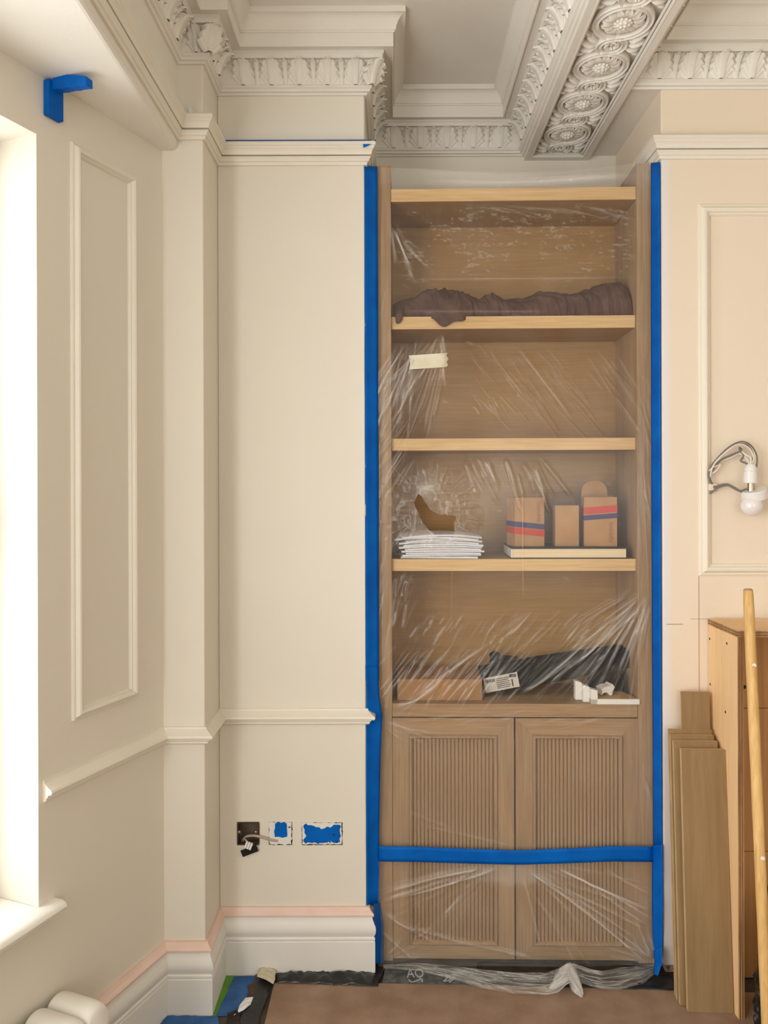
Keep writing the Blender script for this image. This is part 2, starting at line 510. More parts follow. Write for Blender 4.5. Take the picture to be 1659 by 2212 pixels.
# ------------------------------------------------------------------ mouldings
bay_end = MS @ Vector((0.512, 0, 0))
path_left = [tuple((MS @ Vector((0.445, 0, 0)))[:2]), (BAY.x, YPIL), (XPIL, YPIL), (XPIL, YP), (XPE, YP), (XPE, YP + 0.05)]
skp = [(0.0, 0.0), (0.030, 0.0), (0.030, 0.118), (0.027, 0.121), (0.030, 0.125), (0.030, 0.131), (0.026, 0.135), (0.027, 0.139), (0.031, 0.147), (0.033, 0.158),
       (0.032, 0.170), (0.026, 0.184), (0.021, 0.196), (0.020, 0.203), (0.025, 0.206), (0.026, 0.212), (0.024, 0.216), (0.015, 0.222), (0.010, 0.233), (0.0, 0.233)]
skm = [0] * 14 + [1, 1, 1, 1, 1]
struct(MB().sweep(path_left, skp, skm).build('baseboard_left', [M['skirt'], M['pink']], smooth=True, angle=30))
chp = [(0.0, 0.945), (0.006, 0.944), (0.007, 0.938), (0.010, 0.935), (0.020, 0.927), (0.030, 0.921), (0.033, 0.915), (0.030, 0.909), (0.018, 0.906), (0.018, 0.901), (0.012, 0.898), (0.013, 0.892), (0.006, 0.887), (0.0, 0.887)]
struct(MB().sweep([tuple(bay_end[:2])] + path_left[1:5] + [(XPE, YP + 0.02)], chp).build('trim_2', M['trimp'], smooth=True, angle=30), 'cream moulded chair rail across the left walls', 'chair rail')
pcp = [(0.0, 2.896), (0.008, 2.896), (0.010, 2.906), (0.015, 2.908), (0.017, 2.914), (0.022, 2.919), (0.022, 2.9225), (0.008, 2.9232), (0.008, 2.9268), (0.024, 2.9275), (0.026, 2.935), (0.030, 2.944),
       (0.035, 2.948), (0.036, 2.953), (0.040, 2.956), (0.040, 2.967), (0.033, 2.973), (0.0, 2.973)]
struct(MB().sweep([(XB, -1.7), (XB, YPIL), (XPIL, YPIL), (XPIL, YP), (XPE, YP), (XPE, YP + 0.16)], pcp).build('trim_3', M['trimp'], smooth=True, angle=30), 'cream picture rail stepping round the pilaster and left pier', 'picture rail')
struct(MB().sweep([(XRE, YR + 0.2), (XRE, YR), (3.3, YR)][::1] if False else [(XRE, YR + 0.2), (XRE, YR), (3.3, YR)], [(q, z + 0.004) for q, z in pcp]).build('trim_4', M['trimp'], smooth=True, angle=30), 'cream picture rail on the peach wall at right', 'picture rail')

# ceiling cornice with acanthus leaves
cop = [(0.0, 3.147), (0.008, 3.147), (0.012, 3.153), (0.020, 3.155), (0.021, 3.162), (0.028, 3.166), (0.028, 3.173), (0.022, 3.178), (0.024, 3.195), (0.030, 3.215), (0.040, 3.235), (0.054, 3.249),
       (0.065, 3.250), (0.066, 3.262), (0.071, 3.266), (0.071, 3.274), (0.100, 3.274), (0.100, 3.268), (0.104, 3.268), (0.104, 3.315), (0.108, 3.315), (0.108, 3.320), (0.112, 3.322), (0.115, 3.334), (0.121, 3.347), (0.131, 3.358), (0.141, 3.363), (0.146, 3.364), (0.146, ZC + 0.001)]
ml = [(0, 0)]


def cove_y(z):
    v = min(1.0, max(0.0, z / 0.078))
    return 0.022 + 0.033 * v ** 2.2


def lobe(mb, bx, bz, ang, L, w, bulge, curl, lift=0.0, nv=9, nu=7, bend=0.0):
    """one finger of an acanthus leaf: a convex tongue from (bx, bz) leaning by ang, its tip curling out"""
    rows = []
    x, z = bx, bz
    for j in range(nv):
        v = j / (nv - 1)
        a = ang * (0.35 + 0.65 * v) + bend * v * v
        if j:
            x += math.sin(a) * L / (nv - 1); z += math.cos(a) * L / (nv - 1) * (1.0 if v < 0.85 else 0.15 if v < 0.95 else -0.9)
        hw = 0.5 * w * (0.42 + 0.72 * math.sin(math.pi * (0.12 + 0.70 * v)))
        if v > 0.9: hw *= 0.62
        row = []
        for i in range(nu):
            u = -1 + 2 * i / (nu - 1)
            px, pz = x + math.cos(a) * u * hw, z - math.sin(a) * u * hw
            y = cove_y(pz) + lift + bulge * (1 - abs(u) ** 2.2) * (0.45 + 0.55 * math.sin(math.pi * min(1, 0.2 + 0.7 * v))) - 0.0022 * math.exp(-(u / 0.28) ** 2) * (nu > 5) + curl * max(0, (v - 0.55) / 0.45) ** 1.6
            if abs(u) == 1: y -= 0.007
            row.append((px, y, pz))
        rows.append(row)
    mb.grid(rows)


def leaf_mesh(name, w, h, full=True):
    r = MB(); k = w / 0.088
    if full:
        for sg in (-1, 1):
            lobe(r, sg * 0.006 * k, 0.000, sg * 1.25, 0.044 * k, 0.020 * k, 0.008, 0.006, 0.000, bend=-sg * 0.5)
            lobe(r, sg * 0.006 * k, 0.010, sg * 0.95, 0.052 * k, 0.021 * k, 0.010, 0.008, 0.001, bend=-sg * 0.35)
            lobe(r, sg * 0.005 * k, 0.020, sg * 0.62, 0.056 * k, 0.021 * k, 0.011, 0.012, 0.002, bend=-sg * 0.1)
    lobe(r, 0, 0.0, 0.0, h * 1.06, 0.032 * k, 0.014, 0.027, 0.002, nv=14)
    return r.mesh(name, M['plaster'], True, 85)


LEAF = leaf_mesh('acanthus_leaf', 0.106, 0.080)
LEAF2 = leaf_mesh('acanthus_back_leaf', 0.075, 0.078, False)


def leaf_run(parent, a, b, ea, eb, start_corner=False, end_corner=False):
    """leaves along wall line a-b (room on the right); ea/eb shrink (+) or grow (-) at the ends"""
    a, b = Vector(a), Vector(b); d = (b - a); L = d.length; d.normalize()
    n = Vector((d.y, -d.x))
    s0, s1 = ea, L - eb
    k = max(1, round((s1 - s0) / 0.1065)); st = (s1 - s0) / k
    for i in range(k):
        for off, me, nm, push in ((0.5, LEAF, 'acanthus_leaf', 0.0), (1.0, LEAF2, 'acanthus_leaf', -0.007)):
            if off == 1.0 and i == k - 1: continue
            p = a + d * (s0 + st * (i + off))
            Mx = Matrix(((d.x, n.x, 0, p.x + n.x * push), (d.y, n.y, 0, p.y + n.y * push), (0, 0, 1, 3.174), (0, 0, 0, 1)))
            Mx = Mx @ Matrix.Diagonal((st / 0.1065, 1, 1, 1))
            inst(nm, me, Mx, parent)


def corner_leaf(parent, p, n):
    n = Vector(n).normalized(); d = Vector((-n.y, n.x))
    Mx = Matrix(((d.x, n.x, 0, p[0] + n.x * 0.016), (d.y, n.y, 0, p[1] + n.y * 0.016), (0, 0, 1, 3.174), (0, 0, 0, 1)))
    inst('acanthus_leaf', LEAF, Mx, parent)


pl = [(XB, 1.2), (XB, YPIL), (XPIL, YPIL), (XPIL, YP), (XPE, YP), (XPE, YN), (XBEAM0, YN), (XBEAM0, 1.2)]
c1 = struct(MB().sweep(pl, cop, caps=False).build('trim_5', M['plaster'], smooth=True, angle=35), 'ornate plaster cornice with acanthus leaves around the left ceiling coffer', 'cornice')
leaf_run(c1, pl[0], pl[1], 0, 0.05)
leaf_run(c1, pl[1], pl[2], 0.035, -0.02)
corner_leaf(c1, pl[2], (1, -1))
leaf_run(c1, pl[2], pl[3], -0.02, 0.05)
leaf_run(c1, pl[3], pl[4], 0.05, -0.02)
corner_leaf(c1, pl[4], (1, -1))
leaf_run(c1, pl[4], pl[5], -0.02, 0.05)
leaf_run(c1, pl[5], pl[6], 0.05, 0.05)
leaf_run(c1, pl[6], pl[7], 0.05, 0)
pr = [(XBEAM1, 1.2), (XBEAM1, YR), (3.3, YR)]
c2 = struct(MB().sweep(pr, cop, caps=False).build('trim_6', M['plaster'], smooth=True, angle=35), 'ornate plaster cornice with acanthus leaves above the peach wall', 'cornice')
leaf_run(c2, pr[0], pr[1], 0.3, 0.05)
leaf_run(c2, (XBEAM1, YR), (2.2, YR), 0.05, 0)

# ceiling beam with guilloche soffit
ZS = 3.130
bc = (XBEAM0 + XBEAM1) / 2
PW = 0.106                                        # half width of the sunk panel
r = MB()
r.box(XBEAM0, bc - PW - 0.008, 1.2, YN - 0.0301, ZS, ZC)
r.box(bc + PW + 0.008, XBEAM1, 1.2, YN - 0.0301, ZS, ZC)
r.box(XBEAM0, XBEAM1, YN - 0.03, YN, ZS, ZC)
r.box(bc - PW - 0.007, bc + PW + 0.007, 1.2, YN - 0.031, ZS + 0.031, ZC)
beam = struct(r.build('trim_7', M['plaster']), 'plaster ceiling beam with interlaced rings and rosettes', 'ceiling beam')
e = MB()
for sx in (-1, 1):
    x = bc + sx * (PW + 0.004)
    e.tube([(x, 1.2, ZS + 0.004), (x, YN - 0.032, ZS + 0.004)], 0.0055, 8)
    x = bc + sx * (PW - 0.003)
    e.tube([(x, 1.2, ZS + 0.014), (x, YN - 0.036, ZS + 0.014)], 0.005, 8)
e.tube([(bc - PW, YN - 0.034, ZS + 0.004), (bc + PW, YN - 0.034, ZS + 0.004)], 0.0055, 8)
e.build('panel_bead', M['plaster'], beam, smooth=True)

SP = 0.2493
R1, R2 = 0.0815, 0.041
y_first = 3.106
zt = ZS + 0.030                                   # sunk face


def strand(side):
    pts = []
    d = SP / 2
    ny = (R1 + R2) / d; nx = math.sqrt(max(0, 1 - ny * ny)); a1 = math.atan2(ny, nx)
    cy = y_first + d                                # begin at the small ring by the wall
    s = -side
    k = 0
    first = True
    while cy > 1.25:
        R = R2 if k % 2 == 0 else R1
        n = 10 if R == R2 else 18
        st = math.pi / 2 * 0.6 if first else a1
        for i in range(n + 1):
            t = st + (-a1 - st) * i / n
            pts.append((bc + s * R * math.cos(t), cy + R * math.sin(t)))
        cy -= d; s = -s; k += 1; first = False
    return pts


def band(pts, hw, lift):
    prof = [(-1, 0.0), (-0.95, 0.014), (-0.66, 0.020), (-0.34, 0.0135), (0, 0.012), (0.34, 0.0135), (0.66, 0.020), (0.95, 0.014), (1, 0.0)]
    rows = []
    for i, p in enumerate(pts):
        a = Vector(pts[max(i - 1, 0)]); b = Vector(pts[min(i + 1, len(pts) - 1)])
        t = (b - a).normalized(); n = Vector((-t.y, t.x))
        rows.append([(p[0] + n.x * q * hw, p[1] + n.y * q * hw, zt - h - lift * (1 if h > 0 else 0)) for q, h in prof])
    return MB().grid(rows)


for sd in (-1, 1):
    band(strand(sd), 0.0115, 0.0005 * sd).build('guilloche_band', M['plaster'], beam, smooth=True, angle=60)


def petal_mesh(l, w):
    rows = []
    for j in range(8):
        v = j / 7; row = []
        hw = w * 0.5 * (0.45 + 0.75 * math.sin(math.pi * min(v * 0.86 + 0.04, 1)))
        if v > 0.85: hw *= 0.75
        for i in range(7):
            u = -1 + i / 3
            hgt = 0.004 + 0.017 * math.sin(math.pi * (0.15 + 0.75 * v)) * (1 - 0.75 * u * u) + (0.005 if abs(u) > 0.6 and abs(u) < 0.9 else 0) - 0.002 * math.exp(-(u / 0.2) ** 2)
            if abs(u) == 1: hgt = 0
            row.append((u * hw, v * l, -hgt))
        rows.append(row)
    return MB().grid(rows).mesh('petal', M['plaster'], True, 80)


def centre_mesh(R, h, bumps):
    r = MB()
    rows = []
    nr, na = 9, 40
    for j in range(nr):
        t = j / (nr - 1) * math.pi / 2
        row = []
        for i in range(na):
            a = 2 * math.pi * i / na
            rr = R * math.cos(t)
            zz = h * math.sin(t)
            k = 1 + bumps * (math.sin(a * 10 + (j % 2) * math.pi) * math.sin(t * 12) * (0.3 + math.cos(t)))
            row.append((rr * k * math.cos(a), rr * k * math.sin(a), -zz * (1 + bumps * 0.5 * math.sin(a * 10 + j * 3.14))))
        rows.append(row)
    r.grid(rows, close=True)
    if R > 0.02:
        for t, n in ((0.25, 13), (0.62, 11), (0.98, 7), (1.32, 3)):
            for q in range(n):
                a = 2 * math.pi * (q + (0.5 if n % 2 else 0)) / n
                c = Vector((R * math.cos(t) * math.cos(a), R * math.cos(t) * math.sin(a), -h * math.sin(t)))
                r.lathe([(0.0062, 0.001), (0.0055, -0.002), (0.0035, -0.0042), (0.0, -0.005)], 8, 0, Matrix.Translation(c) @ Vector((-math.cos(t) * math.cos(a), -math.cos(t) * math.sin(a), math.sin(t))).to_track_quat('Z', 'Y').to_matrix().to_4x4())
    return r.mesh('flower_centre', M['plaster'], True, 80)


PETAL = petal_mesh(0.042, 0.027); PETAL_S = petal_mesh(0.0185, 0.020)
CENTRE = centre_mesh(0.029, 0.030, 0.09); CENTRE_S = centre_mesh(0.0105, 0.016, 0.05)


def lobe_mesh():
    rows = []
    for j in range(8):
        v = j / 7; row = []
        hw = 0.0105 * (0.25 + math.sin(math.pi * min(1, v * 0.8 + 0.08)))
        for i in range(5):
            u = -1 + i / 2
            row.append((u * hw + 0.010 * v * v, v * 0.052, -(0.021 * math.sin(math.pi * (0.2 + 0.7 * v)) * (1 - u * u)) - 0.001))
        rows.append(row)
    return MB().grid(rows).mesh('spandrel_leaf', M['plaster'], True, 80)


LOBE = lobe_mesh()
yy = y_first
while yy > 1.3:
    c = inst('rosette', CENTRE, Matrix.Translation((bc, yy, zt)), beam)
    for i in range(12):
        a = 2 * math.pi * i / 12 + 0.1
        inst('petal', PETAL, Matrix.Translation((bc, yy, zt)) @ Matrix.Rotation(a, 4, 'Z') @ Matrix.Translation((0, 0.024, 0)), c)
    for ys in ([yy + SP / 2] if yy == y_first else []) + [yy - SP / 2]:
        c = inst('small_rosette', CENTRE_S, Matrix.Translation((bc, ys, zt)), beam)
        for i in range(6):
            inst('petal', PETAL_S, Matrix.Translation((bc, ys, zt)) @ Matrix.Rotation(2 * math.pi * i / 6, 4, 'Z') @ Matrix.Translation((0, 0.009, 0)), c)
        for sx in (-1, 1):
            for q, (dx, dy, an, sc) in enumerate(((0.048, 0.020, -66, 1.0), (0.048, -0.020, -108, 1.0), (0.052, 0.0, -90, 1.05), (0.074, 0.046, -60, 0.72), (0.074, -0.046, -112, 0.72), (0.055, 0.034, -62, 0.6), (0.055, -0.034, -112, 0.6))):
                Mx = Matrix.Translation((bc + sx * dx, ys + dy, zt)) @ Matrix.Rotation(math.radians(an if sx > 0 else -an), 4, 'Z') @ Matrix.Diagonal((sc * (1 if sx > 0 else -1), sc, sc, 1))
                inst('spandrel_leaf', LOBE, Mx, beam)
    yy -= SP


# framed wall panels
def frame_mould(name, Mx, u0, u1, v0, v1, prof, mt):
    """prof: (inset from the outer edge, height off the wall); Mx maps (u, out, v)"""
    rows = []
    for (cu, cv, su, sv) in ((u0, v0, 1, 1), (u1, v0, -1, 1), (u1, v1, -1, -1), (u0, v1, 1, -1), (u0, v0, 1, 1)):
        rows.append([(cu + su * i, -h, cv + sv * i) for i, h in prof])
    return MB().grid(rows, 0, Mx).build(name, mt, smooth=True, angle=30)


pmp = [(0, 0), (0.001, 0.007), (0.005, 0.009), (0.008, 0.008), (0.010, 0.012), (0.014, 0.019), (0.019, 0.021), (0.024, 0.018), (0.028, 0.009), (0.031, 0.010), (0.033, 0.007), (0.035, 0.0)]


def on_splay(px, py):
    return MS.inverted() @ onplane(px, py, BAY, BN)


tl, tr_, bl_, br_ = on_splay(150, 303), on_splay(291, 383), on_splay(155, 1560), on_splay(295, 1503)
struct(frame_mould('trim_8', MS, (tr_.x + br_.x) / 2, (tl.x + bl_.x) / 2, (bl_.z + br_.z) / 2, (tl.z + tr_.z) / 2, pmp, M['trimp']), 'tall cream panel moulding on the shaded bay wall', 'panel moulding')
a, b = P(1509, 1243, YR), P(1509, 442, YR)
struct(frame_mould('trim_9', Matrix.Translation((0, YR, 0)), a.x, 2.4, a.z, b.z, [(i * 1.22, h) for i, h in pmp], mat('cream_panel', (0.83, 0.75, 0.61), 0.45)), 'cream panel moulding around the bare bulb on the peach wall', 'panel moulding')
# pencil lines on the peach wall and broken plaster at its foot
r = MB()
for (x0, y0, x1, y1) in ((1510, 1245, 1510, 1530), (1440, 1348, 1475, 1349), (1492, 1337, 1530, 1337)):
    a, b = P(x0, y0, YR - 0.0006), P(x1, y1, YR - 0.0006)
    w = 0.0008
    r.box(min(a.x, b.x) - w, max(a.x, b.x) + w, YR - 0.0008, YR + 0.001, min(a.z, b.z) - w, max(a.z, b.z) + w)
r.build('pencil_line', mat('pencil', lin(190, 165, 140), 0.9), bpy.data.objects['wall_back_right'])
MB().box(XRE + 0.01, XRE + 0.30, YR + 0.01, YR + 0.2, 0.0, 0.04).build('plaster_foot', M['brick'], bpy.data.objects['wall_back_right'], bevel=0.004)

# ------------------------------------------------------------------ bookcase
bk = thing('bookcase', BK0, 'tall built-in limed oak bookcase with reeded doors behind clear film', 'bookcase')
DB = 0.30                                          # inside depth
xo0, xi0 = BL(792, 1100).x, BL(846, 1100).x
xi1, xo1 = BL(1377, 1100).x, BL(1412, 1100).x
ztop = BL(830, 358).z
RC = 0.018                                         # shelves sit a little behind the face


def bpart(name, x0, x1, y0, y1, z0, z1, mt, parent=bk, bevel=0.0015):
    return MB().box(x0, x1, y0, y1, z0, z1, 0, MB_).build(name, mt, parent, bevel=bevel)


bpart('side_panel', xo0, xi0, 0, DB + 0.02, 0.0, ztop, M['oak'])
bpart('side_panel', xi1, xo1, 0, DB + 0.02, 0.0, ztop, M['oak'])
bpart('back_panel', xi0 - 0.005, xi1 + 0.005, DB, DB + 0.015, 0.02, BL(1100, 412).z, M['oakin'])


def shelf(name, ytopL, ytopR, thick_px, rec):
    z1 = (BL(846, ytopL, rec).z + BL(1377, ytopR, rec).z) / 2
    t = thick_px / 589.0
    b = bpart(name, xi0 + 0.001, xi1 - 0.001, rec + 0.006, DB - 0.002, z1 - t, z1 - 0.0003, M['oakin'])
    MB().box(xi0 + 0.001, xi1 - 0.001, rec, rec + 0.006, z1 - t, z1, 0, MB_).build('edge_band', M['oakedge'], b, bevel=0.001)
    return z1


zs_top = shelf('top_panel', 410, 402, 27, 0.004)
zs1 = shelf('shelf', 688, 677, 27, RC)
zs2 = shelf('shelf', 949, 944, 26, RC)
zs3 = shelf('shelf', 1208, 1207, 26, RC)
zct = (BL(846, 1517).z + BL(1377, 1524).z) / 2
zdr = (BL(848, 1547).z + BL(1380, 1554).z) / 2
zdb = (BL(848, 2068).z + BL(1380, 2077).z) / 2
bpart('counter', xi0 + 0.001, xi1 - 0.001, 0.0, DB - 0.002, zdr + 0.002, zct, M['oakx'])
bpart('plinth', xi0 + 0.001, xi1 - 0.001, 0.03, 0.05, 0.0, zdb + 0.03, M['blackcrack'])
MB().box(BL(1183, 400, 0.1).x, BL(1198, 400, 0.1).x, 0.09, 0.11, zs_top, zs_top + 0.02, 0, MB_).build('packing_block', M['oakx'], bk)
# near-black sheet behind the doors, the cavity's shade put into its colour
bpart('cavity_shade', xi0 + 0.002, xi1 - 0.002, 0.028, 0.034, zdb + 0.02, zdr, M['blackcrack'])


def reed_mesh(L, w):
    n = 7
    prof = [(-w / 2, 0.0)] + [(w / 2 * math.cos(math.pi - math.pi * i / (n - 1)) * 0.98, -0.0085 * math.sin(math.pi * i / (n - 1)) - 0.0003) for i in range(n)] + [(w / 2, 0.0)]
    r = MB().grid([[(x, y, 0) for x, y in prof], [(x, y, L) for x, y in prof]])
    return r.mesh('reed', M['oak'], True, 60)


dz0, dz1 = zdb, zdr - 0.002
mz0, mz1 = (BL(884, 2040).z + BL(1345, 2043).z) / 2, (BL(884, 1585).z + BL(1345, 1591).z) / 2
REEDS = 21
rw = None


def door(x0, x1, m0, m1):
    global rw
    d = MB().box(m0 + 0.004, m1 - 0.004, 0.010, 0.018, mz0 + 0.004, mz1 - 0.004, 0, MB_).build('door', M['oak'], bk)
    ft, fb = 0.0, 0.022
    # mitred stiles and rails
    A, B, C, D = (x0, dz0), (x1, dz0), (x1, dz1), (x0, dz1)
    a, b, c, e = (m0, mz0), (m1, mz0), (m1, mz1), (m0, mz1)
    for nm, q, mt in (('door_rail', (A, B, b, a), 'oakx'), ('door_stile', (B, C, c, b), 'oak'), ('door_rail', (C, D, e, c), 'oakx'), ('door_stile', (D, A, a, e), 'oak')):
        MB().prism([(x, ft, z) for x, z in q], (0, fb - ft, 0), 0, MB_).build(nm, M[mt], d, bevel=0.0006)
    prof = [(0.0, 0.0), (0.0006, 0.006), (0.004, 0.010), (0.008, 0.010), (0.012, 0.005), (0.014, -0.003), (0.0145, -0.012)]
    rows = []
    for (cu, cv, su, sv) in ((m0, mz0, 1, 1), (m1, mz0, -1, 1), (m1, mz1, -1, -1), (m0, mz1, 1, -1), (m0, mz0, 1, 1)):
        rows.append([(cu + su * i, -h, cv + sv * i) for i, h in prof])
    MB().grid(rows, 0, MB_).build('door_moulding', M['oak'], d, smooth=True, angle=35)
    u0, u1 = m0 + 0.015, m1 - 0.015
    w = (u1 - u0) / REEDS
    me = reed_mesh(mz1 - mz0 - 0.024, w)
    for i in range(REEDS):
        inst('reed', me, MB_ @ Matrix.Translation((u0 + w * (i + 0.5), 0.010, mz0 + 0.012)), d)
    return d


door(BL(849, 1800).x, BL(1111, 1800).x, BL(884, 1800).x, BL(1075, 1800).x)
door(BL(1114.5, 1800).x, BL(1379, 1800).x, BL(1151, 1800).x, BL(1345, 1800).x)

# ------------------------------------------------------------------ things on the shelves
# rumpled cloth
sil = [(850, 660), (870, 650), (895, 646), (922, 627), (960, 626), (1000, 634), (1035, 652), (1050, 640), (1066, 634), (1085, 650), (1130, 648), (1165, 634), (1190, 630), (1230, 640), (1270, 628), (1300, 616), (1340, 612), (1356, 630), (1361, 668)]
rows = []
NX, NT = 280, 54


def ridged(v):
    return 1 - 2 * abs(mnoise.noise(v))


for i in range(NX):
    px = 850 + (1361 - 850) * i / (NX - 1)
    top = float(np.interp(px, [p[0] for p in sil], [p[1] for p in sil]))
    h = max(0.02, BL(px, top, 0.10).z - zs1)
    row = []
    drop = math.exp(-((px - 966) / 36) ** 4) + 0.8 * math.exp(-((px - 862) / 9) ** 4)
    for j in range(NT):
        t = j / (NT - 1) * math.pi
        cx = -math.cos(t); sy = math.sin(t)
        # folds wind along the roll, slanting with the wrap
        s_ = px * 0.030 + 0.9 * math.sin(px * 0.019) + cx * 0.9
        q = Vector((s_, cx * 1.1 + px * 0.004, 2.0))
        f = 0.55 * ridged(q) + 0.40 * ridged(q * 2.1 + Vector((7, 1, 3))) + 0.22 * ridged(q * 4.3 + Vector((2, 5, 1))) - 0.45
        env = min(1, 5 * i / NX, 5 * (1 - i / NX))
        y = 0.125 + cx * 0.080 * (1 + 0.26 * f * env)
        z = zs1 + 0.002 + h * sy ** 0.75 * (1 + 0.24 * f * (1 - 0.75 * sy) * env) + 0.012 * max(0, f) * sy * (cx < 0.2)
        k = min(1, drop) * max(0, -cx) ** 1.5
        if k > 0.01 and sy < 0.75:
            w_ = k * (1 - sy / 0.75)
            y += (0.006 - y) * min(1, w_ * 1.8)
            z -= 0.033 * w_ * (1 + 0.3 * math.sin(px * 0.12))
        if k < 0.25 or y > 0.016: z = max(z, zs1 + 0.0025)
        row.append(Vector((BL(px, top, 0.1).x, max(y, 0.003), z)))
    rows.append(row)
c = MB().grid(rows, 0, MB_)
c = c.build('dust_cloth', M['cloth'], smooth=True, angle=80)
sol = c.modifiers.new('thick', 'SOLIDIFY'); sol.thickness = 0.002
tag(c, 'rumpled mauve brown cloth lying along the upper shelf', 'cloth')

# paper pile
NPAP = 11
for k in range(NPAP):
    z = zs3 + 0.001 + k * 0.0086
    rng = random.Random(50 + k)
    cx, cy = BL(950, 1200, 0.12).x + rng.uniform(-0.008, 0.01), 0.135
    Lx, Ly, an = rng.uniform(0.138, 0.156), rng.uniform(0.095, 0.108), rng.uniform(-0.13, 0.13)
    rows, rows2 = [], []
    for i in range(15):
        u = -1 + 2 * i / 14; r1, r2 = [], []
        for j in range(9):
            v = -1 + j / 4
            x, y = u * Lx, v * Ly
            lift = 0.006 * (mnoise.noise(Vector((u * 1.5 + k, v * 1.5, k * 3.1))) + 0.3) * abs(u) + (0.016 * max(0, abs(u) - 0.7) * (k / 11))
            zz = zs3 + 0.001 + (z - zs3 - 0.001) * (1 - 0.12 * abs(u) ** 2.2 - 0.05 * max(0, -v) ** 2) + max(0, lift) * 0.12
            X, Y = cx + x * math.cos(an) - y * math.sin(an), cy + x * math.sin(an) + y * math.cos(an)
            r1.append((X, Y, zz)); r2.append((X, Y, zz + 0.0064 * (1 - 0.12 * abs(u) ** 2.2)))
        rows.append(r1); rows2.append(r2)
    r = MB(); r.grid(rows, 0, MB_); r.grid(rows2, 0, MB_)
    n = 15 * 9
    for i in range(14):
        r.f.append((i * 9, (i + 1) * 9, n + (i + 1) * 9, n + i * 9)); r.m.append(0)
        r.f.append((i * 9 + 8, (i + 1) * 9 + 8, n + (i + 1) * 9 + 8, n + i * 9 + 8)); r.m.append(0)
    for j in range(8):
        r.f.append((j, j + 1, n + j + 1, n + j)); r.m.append(0)
        r.f.append((14 * 9 + j, 14 * 9 + j + 1, n + 14 * 9 + j + 1, n + 14 * 9 + j)); r.m.append(0)
    o = r.build('paper_bundle', M['paper'], smooth=True, angle=50)
    tag(o, {0: 'lowest white paper bundle of the loose pile, flat on the middle shelf', NPAP - 1: 'topmost white paper bundle of the loose pile, seen through the tear'}.get(k, 'white paper bundle between the top and bottom ones of the loose pile'), 'paper', 'loose papers piled on the middle shelf')
zp = zs3 + 0.072

# large flat book with cream pages
bx0, bx1 = BL(1104, 1200, 0.03).x, BL(1354, 1200, 0.03).x
zb0 = zs3 + 0.0005; zb1 = zb0 + 0.040
bo = thing('book', MB_ @ Vector(((bx0 + bx1) / 2, 0.13, zb0)), 'large flat book with cream page edges under the small cartons', 'book')
MB().box(bx0, bx1, 0.022, 0.255, zb0, zb0 + 0.004, 0, MB_).build('cover', M['dark'], bo, bevel=0.001)
MB().box(bx0, bx1, 0.022, 0.255, zb1 - 0.004, zb1, 0, MB_).build('cover', M['dark'], bo, bevel=0.001)
MB().box(bx0, bx0 + 0.004, 0.022, 0.255, zb0 + 0.004, zb1 - 0.004, 0, MB_).build('spine', M['sample'], bo)
MB().box(bx0 + 0.004, bx1 - 0.004, 0.025, 0.25, zb0 + 0.004, zb1 - 0.004, 0, MB_).build('pages', mat('page_edges', lin(236, 214, 176), 0.85, lin(226, 202, 162), 60, stretch=(0.05, 0.05, 6)), bo)


# small cartons
def carton(pxl, pxr, ptop, dep, ang, d, label):
    x0, x1 = BL(pxl, 1150, d).x, BL(pxr, 1150, d).x
    w = (x1 - x0) / (math.cos(ang) + abs(math.sin(ang)) * 0.5); cx = (x0 + x1) / 2; cy = d + dep / 2
    h = BL(1200, ptop, d).z - zb1 - 0.0005
    Mx = MB_ @ Matrix.Translation((cx, cy, zb1 + 0.0005)) @ Matrix.Rotation(ang, 4, 'Z')
    t = thing('small_carton', Mx @ Vector((0, 0, 0)), label, 'carton', 'small cartons standing on the large book')
    return t, Mx, w / 2, dep / 2, h


def carton_body(t, Mx, w, dp, h, openc):
    r = MB()
    th = 0.0015
    r.box(-w, w, -dp, -dp + th, 0, h, 0, Mx); r.box(-w, w, dp - th, dp, 0, h, 0, Mx)
    r.box(-w, -w + th, -dp, dp, 0, h, 0, Mx); r.box(w - th, w, -dp, dp, 0, h, 0, Mx)
    r.box(-w, w, -dp, dp, 0, th, 0, Mx)
    if not openc: r.box(-w, w, -dp, dp, h - th, h, 0, Mx)
    r.build('carton_wall', M['card'], t)


def stripe(t, Mx, w, dp, za, zb, mt, zoff=0.0):
    e = 0.0006
    r = MB()
    r.add([(-w - e, -dp - e, za + zoff), (w + e, -dp - e, za), (w + e, -dp - e, zb), (-w - e, -dp - e, zb + zoff)], [(0, 1, 2, 3)], 0, Mx)
    for sx, z in ((-1, zoff), (1, 0)):
        r.add([(sx * (w + e), -dp - e, za + z), (sx * (w + e), dp + e, za + z), (sx * (w + e), dp + e, zb + z), (sx * (w + e), -dp - e, zb + z)], [(0, 1, 2, 3)], 0, Mx)
    r.build('printed_stripe', mt, t)


def print_block(t, Mx, x0, x1, z0, z1, y, rowsn, mt):
    r = MB()
    for k in range(rowsn):
        za = z0 + (z1 - z0) * k / rowsn
        r.box(x0, x0 + (x1 - x0) * random.uniform(0.6, 1), y - 0.0006, y, za, za + (z1 - z0) / rowsn * 0.55, 0, Mx)
    r.build('printed_text', mt, t)


